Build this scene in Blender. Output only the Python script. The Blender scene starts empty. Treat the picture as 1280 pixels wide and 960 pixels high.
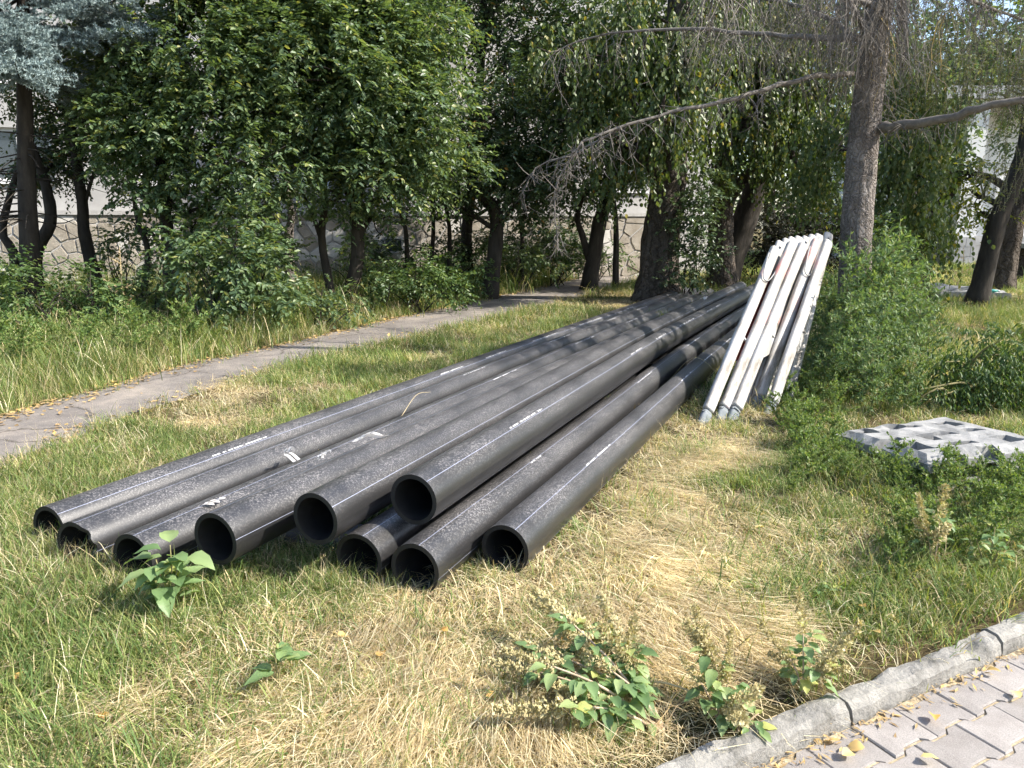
import bpy, math, random
import numpy as np
from mathutils import Vector, noise as mnoise

SC = bpy.context.scene
COL = SC.collection
R_ = math.radians
# ------------------------------------------------------------------ camera
CAMH = 1.5
FPX = 931.0
TH = math.atan(202.0 / FPX)
cam = bpy.data.cameras.new('camera')
cam.sensor_width = 36.0
cam.lens = FPX / 1280 * 36
cam.clip_start = 0.05
cam.clip_end = 600
camo = bpy.data.objects.new('camera', cam)
COL.objects.link(camo)
camo.location = (0, 0, CAMH)
camo.rotation_euler = (math.pi / 2 - TH, 0, 0)
SC.camera = camo
# ------------------------------------------------------------------ light
SUN_EL = R_(43)
SUN_AZ = np.array([0.975, -0.20])
SUN_AZ = SUN_AZ / np.linalg.norm(SUN_AZ)
world = bpy.data.worlds.new('World')
SC.world = world
world.use_nodes = True
nt = world.node_tree
bg = nt.nodes['Background']
sky = nt.nodes.new('ShaderNodeTexSky')
sky.sky_type = 'NISHITA'
sky.sun_disc = False
sky.sun_elevation = SUN_EL
sky.sun_rotation = math.atan2(SUN_AZ[0], SUN_AZ[1])
sky.air_density = 1.0
sky.dust_density = 1.5
nt.links.new(sky.outputs[0], bg.inputs[0])
bg.inputs[1].default_value = 0.15
sl = bpy.data.lights.new('sun', 'SUN')
sl.energy = 5.0
sl.angle = R_(0.5)
sl.color = (1.0, 0.94, 0.84)
so = bpy.data.objects.new('sun', sl)
COL.objects.link(so)
sdir = Vector((SUN_AZ[0] * math.cos(SUN_EL), SUN_AZ[1] * math.cos(SUN_EL), math.sin(SUN_EL)))
so.rotation_euler = sdir.to_track_quat('Z', 'Y').to_euler()
so.location = (8, -2, 12)
SC.view_settings.view_transform = 'Standard'
SC.view_settings.look = 'None'
SC.view_settings.exposure = 1.12
SC.view_settings.gamma = 1.0
SC.render.engine = 'CYCLES'
SC.cycles.max_bounces = 5
SC.cycles.diffuse_bounces = 2
SC.cycles.glossy_bounces = 2
SC.cycles.transmission_bounces = 3
SC.cycles.use_adaptive_sampling = True
SC.cycles.adaptive_threshold = 0.03
SC.cycles.caustics_reflective = False
SC.cycles.caustics_refractive = False
SC.cycles.transparent_max_bounces = 4

# ------------------------------------------------------------------ helpers
def ray(u, v):
    x = (u - 640) / FPX
    y = (480 - v) / FPX
    return np.array([x, math.cos(TH) + y * math.sin(TH), -math.sin(TH) + y * math.cos(TH)])
def G(u, v, z=0.0):
    d = ray(u, v)
    t = (z - CAMH) / d[2]
    return np.array([0, 0, CAMH]) + d * t
def D(u, v, Y):
    d = ray(u, v)
    return np.array([0, 0, CAMH]) + d * (Y / d[1])
def unit(a):
    a = np.asarray(a, float)
    n = np.linalg.norm(a, axis=-1, keepdims=True)
    return a / np.maximum(n, 1e-9)

class MB:
    def __init__(s):
        s.V = []; s.F = []; s.n = 0; s.C = []; s.UV = []
        s.mi = []
    def add(s, v, faces, col=None, uv=None, mi=0):
        v = np.asarray(v, float).reshape(-1, 3)
        for f in faces:
            f = np.asarray(f, dtype=np.int64)
            if f.size == 0: continue
            s.F.append(f + s.n); s.mi.append(np.full(len(f), mi))
        s.V.append(v); s.n += len(v)
        s.C.append(np.ones((len(v), 4)) if col is None else np.broadcast_to(np.asarray(col, float), (len(v), 4)))
        s.UV.append(np.zeros((len(v), 2)) if uv is None else np.asarray(uv, float))
    def mesh(s, name, mats, smooth=False, col=False, uv=False):
        me = bpy.data.meshes.new(name)
        V = np.concatenate(s.V)
        me.vertices.add(len(V)); me.vertices.foreach_set('co', V.ravel())
        loops = np.concatenate([f.ravel() for f in s.F])
        tot = np.concatenate([np.full(len(f), f.shape[1]) for f in s.F])
        start = np.concatenate([[0], np.cumsum(tot)[:-1]])
        me.loops.add(len(loops)); me.loops.foreach_set('vertex_index', loops)
        me.polygons.add(len(tot)); me.polygons.foreach_set('loop_start', start)
        me.polygons.foreach_set('loop_total', tot)
        if not isinstance(mats, (list, tuple)): mats = [mats]
        for m in mats: me.materials.append(m)
        me.polygons.foreach_set('material_index', np.concatenate(s.mi).astype(np.int32))
        me.polygons.foreach_set('use_smooth', np.full(len(tot), bool(smooth)))
        if col:
            a = me.color_attributes.new('Col', 'FLOAT_COLOR', 'POINT')
            a.data.foreach_set('color', np.concatenate(s.C).ravel())
        if uv:
            u = me.uv_layers.new(name='UVMap')
            UV = np.concatenate(s.UV)
            u.data.foreach_set('uv', UV[loops].ravel())
        me.update(calc_edges=True); me.validate()
        return me
    def build(s, name, mats, parent=None, smooth=False, col=False, uv=False):
        return link(name, s.mesh(name, mats, smooth, col, uv), parent)

def link(name, me, parent=None):
    o = bpy.data.objects.new(name, me)
    COL.objects.link(o)
    if parent is not None:
        o.parent = parent
    return o
def tag(o, label=None, cat=None, group=None, kind=None):
    if label: o['label'] = label
    if cat: o['category'] = cat
    if group: o['group'] = group
    if kind: o['kind'] = kind
    return o
def thing(name, label, cat, loc=(0, 0, 0), rz=0, group=None):
    o = bpy.data.objects.new(name, None)
    COL.objects.link(o)
    o.empty_display_size = 0.1
    o.location = loc; o.rotation_euler = (0, 0, rz)
    return tag(o, label, cat, group)
def wpart(mb, name, mats, parent, **k):
    """part given in world coordinates under an unrotated thing"""
    me = mb.mesh(name, mats, k.get('smooth', False), k.get('col', False), k.get('uv', False))
    o = bpy.data.objects.new(name, me); COL.objects.link(o)
    o.parent = parent
    l = Vector((0, 0, 0)); p = parent
    while p is not None:
        l += p.location; p = p.parent
    o.location = -l
    return o

def frames(P):
    P = np.asarray(P, float)
    T = unit(np.gradient(P, axis=0))
    n = np.cross(T[0], [0, 0, 1.0])
    if np.linalg.norm(n) < 1e-3: n = np.cross(T[0], [1.0, 0, 0])
    n = unit(n); N = [n]
    for i in range(1, len(P)):
        n = n - T[i] * np.dot(n, T[i]); n = unit(n); N.append(n)
    N = np.array(N)
    return T, N, np.cross(T, N)
def tube(mb, P, r, k=6, caps=True, col=None, rough=0.0, seed=0, mi=0):
    P = np.asarray(P, float); n = len(P)
    r = np.broadcast_to(np.asarray(r, float), (n,))
    T, N, B = frames(P)
    a = np.arange(k) * 2 * math.pi / k
    rr = r[:, None] * np.ones((n, k))
    if rough:
        rg = np.random.default_rng(seed)
        rr = rr * (1 + rough * (rg.random((n, k)) - .5) + rough * 1.2 * (rg.random((1, k)) - .5))
    v = P[:, None, :] + rr[..., None] * (np.cos(a)[None, :, None] * N[:, None, :] + np.sin(a)[None, :, None] * B[:, None, :])
    i = np.arange(n - 1)[:, None] * k; j = np.arange(k)[None, :]
    j2 = (j + 1) % k
    q = np.stack([i + j, i + j2, i + k + j2, i + k + j], -1).reshape(-1, 4)
    v = v.reshape(-1, 3)
    fs = [q]
    if caps:
        c0 = len(v); v = np.vstack([v, P[0], P[-1]])
        t0 = np.stack([np.full(k, c0), (np.arange(k) + 1) % k, np.arange(k)], -1)
        b = (n - 1) * k
        t1 = np.stack([np.full(k, c0 + 1), b + np.arange(k), b + (np.arange(k) + 1) % k], -1)
        fs += [t0, t1]
    mb.add(v, fs, col, mi=mi)
def curve(pts, n):
    """Catmull-Rom through points"""
    p = np.asarray(pts, float)
    if len(p) == 2:
        t = np.linspace(0, 1, n)[:, None]
        return p[0] * (1 - t) + p[1] * t
    e = np.vstack([2 * p[0] - p[1], p, 2 * p[-1] - p[-2]])
    out = []
    for u in np.linspace(0, len(p) - 1, n):
        i = min(int(u), len(p) - 2); t = u - i
        a, b, c, d = e[i], e[i + 1], e[i + 2], e[i + 3]
        out.append(.5 * ((2 * b) + (c - a) * t + (2 * a - 5 * b + 4 * c - d) * t * t + (3 * b - 3 * c + d - a) * t ** 3))
    return np.array(out)
def box(mb, c, s, rot=None, mi=0, bev=0.0, jit=0.0, rng=None, axes=None):
    """box with optional chamfered top edges"""
    c = np.asarray(c, float); hx, hy, hz = np.asarray(s, float) / 2
    if bev:
        v = []
        for z, ins in ((-hz, 0), (hz - bev, 0), (hz, bev)):
            for sx, sy in ((-1, -1), (1, -1), (1, 1), (-1, 1)):
                v.append((sx * (hx - ins), sy * (hy - ins), z))
        f = [[3, 2, 1, 0], [8, 9, 10, 11]]
        for l in (0, 4):
            for k in range(4):
                f.append([l + k, l + (k + 1) % 4, l + 4 + (k + 1) % 4, l + 4 + k])
    else:
        v = [(sx * hx, sy * hy, sz * hz) for sz in (-1, 1) for sx, sy in ((-1, -1), (1, -1), (1, 1), (-1, 1))]
        f = [[3, 2, 1, 0], [4, 5, 6, 7], [0, 1, 5, 4], [1, 2, 6, 5], [2, 3, 7, 6], [3, 0, 4, 7]]
    v = np.array(v)
    if jit: v = v + (rng.random(v.shape) - .5) * jit
    if axes is not None: v = v @ np.asarray(axes)
    elif rot: 
        ca, sa = math.cos(rot), math.sin(rot)
        v = np.stack([v[:, 0] * ca - v[:, 1] * sa, v[:, 0] * sa + v[:, 1] * ca, v[:, 2]], -1)
    mb.add(v + c, [np.array(f)], mi=mi)

# ------------------------------------------------------------------ materials
def newmat(name):
    m = bpy.data.materials.new(name); m.use_nodes = True
    t = m.node_tree; b = t.nodes['Principled BSDF']
    return m, t, b, t.links
def N_(t, typ, **kw):
    n = t.nodes.new(typ)
    for k, v in kw.items(): setattr(n, k, v)
    return n
def ramp(t, stops, interp='LINEAR'):
    n = N_(t, 'ShaderNodeValToRGB'); cr = n.color_ramp; cr.interpolation = interp
    while len(cr.elements) < len(stops): cr.elements.new(0.5)
    for e, (p, c) in zip(cr.elements, stops):
        e.position = p; e.color = (c[0], c[1], c[2], 1) if len(c) == 3 else c
    return n
def noisetex(t, scale, detail=4, rough=0.6, vec=None, dist=0.0):
    n = N_(t, 'ShaderNodeTexNoise')
    n.inputs['Scale'].default_value = scale; n.inputs['Detail'].default_value = detail
    n.inputs['Roughness'].default_value = rough; n.inputs['Distortion'].default_value = dist
    if vec is not None: t.links.new(vec, n.inputs['Vector'])
    return n
def mat_simple(name, stops, scale=8, rough=0.8, bump=0.3, bscale=None, obj=True, bdist=0.02, spec=0.3, detail=6, stretch=None):
    m, t, b, L = newmat(name)
    tc = N_(t, 'ShaderNodeTexCoord')
    vec = tc.outputs['Object' if obj else 'Generated']
    if stretch:
        mp = N_(t, 'ShaderNodeMapping'); mp.inputs['Scale'].default_value = stretch
        L.new(vec, mp.inputs['Vector']); vec = mp.outputs[0]
    n = noisetex(t, scale, detail, .65, vec)
    r = ramp(t, stops); L.new(n.outputs['Fac'], r.inputs[0]); L.new(r.outputs[0], b.inputs['Base Color'])
    b.inputs['Roughness'].default_value = rough
    b.inputs['Specular IOR Level'].default_value = spec
    if bump:
        n2 = noisetex(t, bscale or scale * 3, 6, .7, vec)
        bp = N_(t, 'ShaderNodeBump'); bp.inputs['Strength'].default_value = bump; bp.inputs['Distance'].default_value = bdist
        L.new(n2.outputs['Fac'], bp.inputs['Height']); L.new(bp.outputs[0], b.inputs['Normal'])
    return m
def mat_leaf(name, stops, rough=0.5, trans=0.35, tcol=None, attr=False, spec=0.35, tint=1.6):
    m, t, b, L = newmat(name)
    if attr:
        a = N_(t, 'ShaderNodeAttribute', attribute_name='Col')
        oi = N_(t, 'ShaderNodeObjectInfo')
        hs = N_(t, 'ShaderNodeHueSaturation')
        mr = N_(t, 'ShaderNodeMapRange'); mr.inputs['To Min'].default_value = .7; mr.inputs['To Max'].default_value = 1.3
        L.new(oi.outputs['Random'], mr.inputs['Value']); L.new(mr.outputs[0], hs.inputs['Value'])
        L.new(a.outputs['Color'], hs.inputs['Color']); colr = hs.outputs[0]
    else:
        g = N_(t, 'ShaderNodeNewGeometry')
        r = ramp(t, stops); L.new(g.outputs['Random Per Island'], r.inputs[0]); colr = r.outputs[0]
    L.new(colr, b.inputs['Base Color'])
    b.inputs['Roughness'].default_value = rough; b.inputs['Specular IOR Level'].default_value = spec
    tr = N_(t, 'ShaderNodeBsdfTranslucent')
    mx = N_(t, 'ShaderNodeMixRGB', blend_type='MULTIPLY'); mx.inputs[0].default_value = 1
    mx.inputs[2].default_value = tcol or (1.5, 1.45, .6, 1)
    L.new(colr, mx.inputs[1]); L.new(mx.outputs[0], tr.inputs['Color'])
    ms = N_(t, 'ShaderNodeMixShader'); ms.inputs[0].default_value = trans
    L.new(b.outputs[0], ms.inputs[1]); L.new(tr.outputs[0], ms.inputs[2])
    L.new(ms.outputs[0], t.nodes['Material Output'].inputs['Surface'])
    return m

M = {}
M['leaf_elm'] = mat_leaf('leaf_elm', [(0, (.055, .095, .048)), (.4, (.090, .145, .070)), (.8, (.135, .195, .085)), (.93, (.19, .24, .09)), (1, (.27, .27, .09))], .42, .38, spec=.5)
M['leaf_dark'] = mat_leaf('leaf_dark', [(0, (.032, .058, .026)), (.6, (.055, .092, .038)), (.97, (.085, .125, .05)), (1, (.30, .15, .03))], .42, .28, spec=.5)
M['leaf_poplar'] = mat_leaf('leaf_poplar', [(0, (.045, .075, .022)), (.55, (.08, .12, .035)), (.93, (.14, .17, .06)), (1, (.30, .25, .05))], .45, .33, spec=.4)
M['leaf_yellow'] = mat_leaf('leaf_yellow', [(0, (.08, .12, .02)), (.6, (.16, .20, .03)), (1, (.32, .30, .05))], .45, .45)
M['leaf_shrub'] = mat_leaf('leaf_shrub', [(0, (.04, .08, .025)), (.6, (.075, .13, .04)), (1, (.15, .20, .06))], .45, .3)
M['leaf_ivy'] = mat_leaf('leaf_ivy', [(0, (.04, .07, .03)), (.6, (.07, .11, .045)), (1, (.12, .15, .07))], .3, .2, spec=.6)
M['leaf_weed'] = mat_leaf('leaf_weed', [(0, (.085, .15, .045)), (.6, (.135, .21, .06)), (1, (.25, .30, .10))], .5, .38)
M['leaf_bluegreen'] = mat_leaf('leaf_bluegreen', [(0, (.085, .15, .065)), (.6, (.13, .205, .085)), (1, (.21, .27, .12))], .5, .35)
M['leaf_big'] = mat_leaf('leaf_big', [(0, (.11, .20, .06)), (.7, (.17, .27, .09)), (1, (.32, .38, .11))], .45, .35)
M['leaf_dryplant'] = mat_leaf('leaf_dryplant', [(0, (.22, .15, .08)), (1, (.42, .32, .18))], .8, .2)
M['needle_blue'] = mat_leaf('needle_blue', [(0, (.12, .17, .175)), (.5, (.215, .285, .285)), (1, (.35, .43, .42))], .5, .12, tcol=(1, 1, 1, 1))
M['needle_larch'] = mat_leaf('needle_larch', [(0, (.07, .09, .04)), (.6, (.11, .14, .055)), (1, (.22, .19, .09))], .55, .25)
M['seed'] = mat_leaf('seed', [(0, (.32, .27, .14)), (.6, (.46, .40, .22)), (1, (.56, .52, .32))], .8, .2)
M['grass'] = mat_leaf('grass', None, .55, .35, attr=True, spec=.25)
M['dead_leaf'] = mat_leaf('dead_leaf', [(0, (.24, .16, .08)), (.6, (.40, .29, .15)), (1, (.52, .36, .12))], .7, .15)
M['bark_old'] = mat_simple('bark', [(.3, (.035, .028, .022)), (.55, (.085, .07, .055)), (.75, (.14, .12, .1))], 9, .9, .9, 14, bdist=.03, stretch=(1, 1, .25))
M['bark_dark'] = mat_simple('bark_dark', [(.3, (.02, .017, .014)), (.6, (.05, .042, .034)), (.8, (.09, .075, .06))], 9, .9, .8, 16, bdist=.02, stretch=(1, 1, .3))
M['bark_grey_old'] = mat_simple('bark_grey', [(.28, (.06, .052, .048)), (.5, (.15, .135, .125)), (.75, (.27, .25, .235))], 14, .9, 1.0, 22, bdist=.03, stretch=(1, 1, .45))
M['twig'] = mat_simple('twig', [(.3, (.09, .08, .07)), (.7, (.20, .18, .16))], 20, .9, 0)
M['lichen'] = mat_simple('lichen', [(.40, (.20, .17, .12)), (.62, (.38, .28, .08))], 20, .9, 0)
M['stem'] = mat_simple('stem', [(.3, (.16, .15, .06)), (.7, (.30, .26, .13))], 20, .7, 0)
M['stem_pink'] = mat_simple('stem_pink', [(.3, (.38, .26, .17)), (.7, (.55, .44, .32))], 20, .7, 0)
M['straw'] = mat_simple('straw', [(.3, (.42, .33, .18)), (.7, (.62, .53, .33))], 20, .7, 0)

# ---- ground
def mat_ground():
    m, t, b, L = newmat('ground_soil')
    tc = N_(t, 'ShaderNodeTexCoord'); v = tc.outputs['Object']
    n1 = noisetex(t, .9, 5, .6, v); n2 = noisetex(t, 30, 6, .75, v); n3 = noisetex(t, 160, 3, .7, v)
    r1 = ramp(t, [(.35, (.075, .085, .030)), (.5, (.16, .13, .065)), (.65, (.26, .20, .11))])
    L.new(n1.outputs['Fac'], r1.inputs[0])
    r2 = ramp(t, [(.3, (.35, .33, .3)), (.55, (.9, .9, .9)), (.75, (1.5, 1.4, 1.2))])
    L.new(n2.outputs['Fac'], r2.inputs[0])
    mx = N_(t, 'ShaderNodeMixRGB', blend_type='MULTIPLY'); mx.inputs[0].default_value = 1
    L.new(r1.outputs[0], mx.inputs[1]); L.new(r2.outputs[0], mx.inputs[2]); L.new(mx.outputs[0], b.inputs['Base Color'])
    b.inputs['Roughness'].default_value = .95; b.inputs['Specular IOR Level'].default_value = .1
    bp = N_(t, 'ShaderNodeBump'); bp.inputs['Strength'].default_value = 1; bp.inputs['Distance'].default_value = .03
    ad = N_(t, 'ShaderNodeMath', operation='ADD'); L.new(n2.outputs['Fac'], ad.inputs[0]); L.new(n3.outputs['Fac'], ad.inputs[1])
    L.new(ad.outputs[0], bp.inputs['Height']); L.new(bp.outputs[0], b.inputs['Normal'])
    return m
M['ground'] = mat_ground()
def mat_asphalt():
    m, t, b, L = newmat('worn_asphalt')
    tc = N_(t, 'ShaderNodeTexCoord'); v = tc.outputs['Object']
    n1 = noisetex(t, 1.3, 6, .65, v, .4); n2 = noisetex(t, 120, 3, .7, v); n3 = noisetex(t, 6, 6, .7, v)
    r1 = ramp(t, [(.3, (.14, .125, .115)), (.5, (.20, .18, .165)), (.68, (.29, .255, .22))]); L.new(n1.outputs['Fac'], r1.inputs[0])
    r3 = ramp(t, [(.3, (.7, .7, .7)), (.6, (1.05, 1.03, 1))]); L.new(n3.outputs['Fac'], r3.inputs[0])
    r2 = ramp(t, [(.35, (.75, .75, .75)), (.65, (1.2, 1.2, 1.2))]); L.new(n2.outputs['Fac'], r2.inputs[0])
    m1 = N_(t, 'ShaderNodeMixRGB', blend_type='MULTIPLY'); m1.inputs[0].default_value = 1
    m2 = N_(t, 'ShaderNodeMixRGB', blend_type='MULTIPLY'); m2.inputs[0].default_value = 1
    L.new(r1.outputs[0], m1.inputs[1]); L.new(r2.outputs[0], m1.inputs[2]); L.new(m1.outputs[0], m2.inputs[1]); L.new(r3.outputs[0], m2.inputs[2])
    # fine cracks
    vo = N_(t, 'ShaderNodeTexVoronoi', feature='DISTANCE_TO_EDGE'); vo.inputs['Scale'].default_value = .9
    wn = noisetex(t, 3, 4, .6, v); ma = N_(t, 'ShaderNodeMixRGB'); ma.inputs[0].default_value = .25
    L.new(v, ma.inputs[1]); L.new(wn.outputs['Color'], ma.inputs[2]); L.new(ma.outputs[0], vo.inputs['Vector'])
    rc = ramp(t, [(0, (.35, .33, .3)), (.012, (1, 1, 1))]); L.new(vo.outputs[0], rc.inputs[0])
    m3 = N_(t, 'ShaderNodeMixRGB', blend_type='MULTIPLY'); m3.inputs[0].default_value = 1
    L.new(m2.outputs[0], m3.inputs[1]); L.new(rc.outputs[0], m3.inputs[2])
    L.new(m3.outputs[0], b.inputs['Base Color']); b.inputs['Roughness'].default_value = .9
    bp = N_(t, 'ShaderNodeBump'); bp.inputs['Strength'].default_value = .6; bp.inputs['Distance'].default_value = .01
    L.new(n2.outputs['Fac'], bp.inputs['Height']); L.new(bp.outputs[0], b.inputs['Normal'])
    return m
M['asphalt'] = mat_asphalt()
M['kerb'] = mat_simple('kerb_concrete', [(.3, (.12, .115, .10)), (.5, (.25, .24, .22)), (.72, (.37, .355, .32))], 11, .95, 1.0, 60, bdist=.012)
def mat_paver():
    m, t, b, L = newmat('paver_concrete')
    tc = N_(t, 'ShaderNodeTexCoord'); v = tc.outputs['Object']
    oi = N_(t, 'ShaderNodeObjectInfo')
    n1 = noisetex(t, 7, 6, .7, v); n2 = noisetex(t, 220, 3, .8, v)
    r1 = ramp(t, [(.3, (.22, .198, .182)), (.7, (.33, .305, .285))]); L.new(n1.outputs['Fac'], r1.inputs[0])
    r2 = ramp(t, [(.3, (.72, .72, .72)), (.65, (1.12, 1.12, 1.12))]); L.new(n2.outputs['Fac'], r2.inputs[0])
    mx = N_(t, 'ShaderNodeMixRGB', blend_type='MULTIPLY'); mx.inputs[0].default_value = 1
    L.new(r1.outputs[0], mx.inputs[1]); L.new(r2.outputs[0], mx.inputs[2])
    hs = N_(t, 'ShaderNodeHueSaturation'); mr = N_(t, 'ShaderNodeMapRange'); mr.inputs['To Min'].default_value = .86; mr.inputs['To Max'].default_value = 1.12
    L.new(oi.outputs['Random'], mr.inputs['Value']); L.new(mr.outputs[0], hs.inputs['Value']); L.new(mx.outputs[0], hs.inputs['Color'])
    L.new(hs.outputs[0], b.inputs['Base Color']); b.inputs['Roughness'].default_value = .9
    bp = N_(t, 'ShaderNodeBump'); bp.inputs['Strength'].default_value = .5; bp.inputs['Distance'].default_value = .004
    L.new(n2.outputs['Fac'], bp.inputs['Height']); L.new(bp.outputs[0], b.inputs['Normal'])
    return m
M['paver'] = mat_paver()
M['sand'] = mat_simple('joint_sand', [(.3, (.20, .16, .11)), (.5, (.42, .34, .22)), (.75, (.58, .50, .36))], 40, .95, .8, 120, bdist=.01)
M['concrete'] = mat_simple('grey_slab', [(.28, (.13, .13, .13)), (.5, (.26, .26, .255)), (.75, (.38, .37, .36))], 9, .85, .6, 60, bdist=.006)
M['timber_grey'] = mat_simple('timber_grey', [(.3, (.10, .09, .085)), (.7, (.22, .2, .19))], 10, .9, .6, 40, bdist=.006, stretch=(.2, 3, 3))
M['stone_wall'] = mat_simple('plinth_stone', [(.25, (.20, .175, .14)), (.5, (.31, .275, .23)), (.8, (.42, .39, .34))], 2.2, .9, .8, 14, bdist=.02)
M['mortar'] = mat_simple('mortar', [(.3, (.32, .31, .30)), (.7, (.44, .43, .42))], 6, .95, .5, 30, bdist=.01)
M['render_wall'] = mat_simple('render_wall', [(.3, (.31, .305, .30)), (.7, (.42, .415, .405))], 1.5, .95, .4, 60, bdist=.004)
M['white_wall'] = mat_simple('white_wall', [(.3, (.66, .66, .66)), (.7, (.78, .78, .77))], 1.5, .9, .3, 60, bdist=.004)
M['block_wall'] = mat_simple('block_wall', [(.3, (.30, .30, .30)), (.7, (.46, .46, .46))], 2.5, .9, .4, 60, bdist=.004)
M['frame_white'] = mat_simple('frame_white', [(.3, (.72, .73, .74)), (.7, (.80, .80, .80))], 4, .45, 0)
M['metal_grey'] = mat_simple('metal_grey', [(.3, (.22, .22, .22)), (.7, (.36, .36, .36))], 30, .45, 0)
M['foot_cap'] = mat_simple('foot_cap', [(.3, (.12, .14, .155)), (.7, (.21, .23, .245))], 18, .7, .2, 60, bdist=.003)
M['glass'] = mat_simple('window_glass', [(.3, (.03, .04, .05)), (.7, (.05, .06, .075))], 1, .06, 0, spec=.8)
M['film'] = mat_leaf('plastic_film', [(0, (.62, .60, .58)), (1, (.78, .75, .72))], .3, .35, tcol=(1, 1, 1, 1))
M['bottle'] = mat_simple('bottle_green', [(.3, (.02, .25, .2)), (.7, (.05, .42, .35))], 4, .15, 0, spec=.6)
M['bottle_white'] = mat_simple('bottle_white', [(.3, (.65, .7, .7)), (.7, (.75, .8, .8))], 4, .3, 0)

def mat_post(name, redamt):
    m, t, b, L = newmat(name)
    tc = N_(t, 'ShaderNodeTexCoord'); v = tc.outputs['Object']
    mp = N_(t, 'ShaderNodeMapping'); mp.inputs['Scale'].default_value = (12, 12, 3); L.new(v, mp.inputs[0])
    n1 = noisetex(t, 1, 7, .7, mp.outputs[0]); n2 = noisetex(t, 2.3, 3, .5, v); n3 = noisetex(t, 70, 4, .8, v)
    r1 = ramp(t, [(.36, (.15, .13, .105)), (.47, (.33, .31, .28)), (.66, (.50, .50, .505))]); L.new(n1.outputs['Fac'], r1.inputs[0])
    red = ramp(t, [(.60 - redamt, (0, 0, 0)), (.72 - redamt, (1, 1, 1))]); L.new(n2.outputs['Fac'], red.inputs[0])
    mx = N_(t, 'ShaderNodeMixRGB'); L.new(red.outputs[0], mx.inputs[0]); L.new(r1.outputs[0], mx.inputs[1]); mx.inputs[2].default_value = (.55, .20, .17, 1)
    ch = ramp(t, [(.27, (.28, .27, .26)), (.33, (1, 1, 1))]); L.new(n3.outputs['Fac'], ch.inputs[0])
    m2 = N_(t, 'ShaderNodeMixRGB', blend_type='MULTIPLY'); m2.inputs[0].default_value = 1
    L.new(mx.outputs[0], m2.inputs[1]); L.new(ch.outputs[0], m2.inputs[2])
    L.new(m2.outputs[0], b.inputs['Base Color']); b.inputs['Roughness'].default_value = .55
    bp = N_(t, 'ShaderNodeBump'); bp.inputs['Strength'].default_value = .3; bp.inputs['Distance'].default_value = .004
    L.new(n1.outputs['Fac'], bp.inputs['Height']); L.new(bp.outputs[0], b.inputs['Normal'])
    return m
M['post'] = mat_post('white_paint_worn', .0)
M['post_red'] = mat_post('white_paint_red_traces', .06)
M['panel_red'] = mat_simple('red_paint', [(.3, (.30, .05, .04)), (.7, (.52, .13, .11))], 6, .6, .2, 40)

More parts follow.
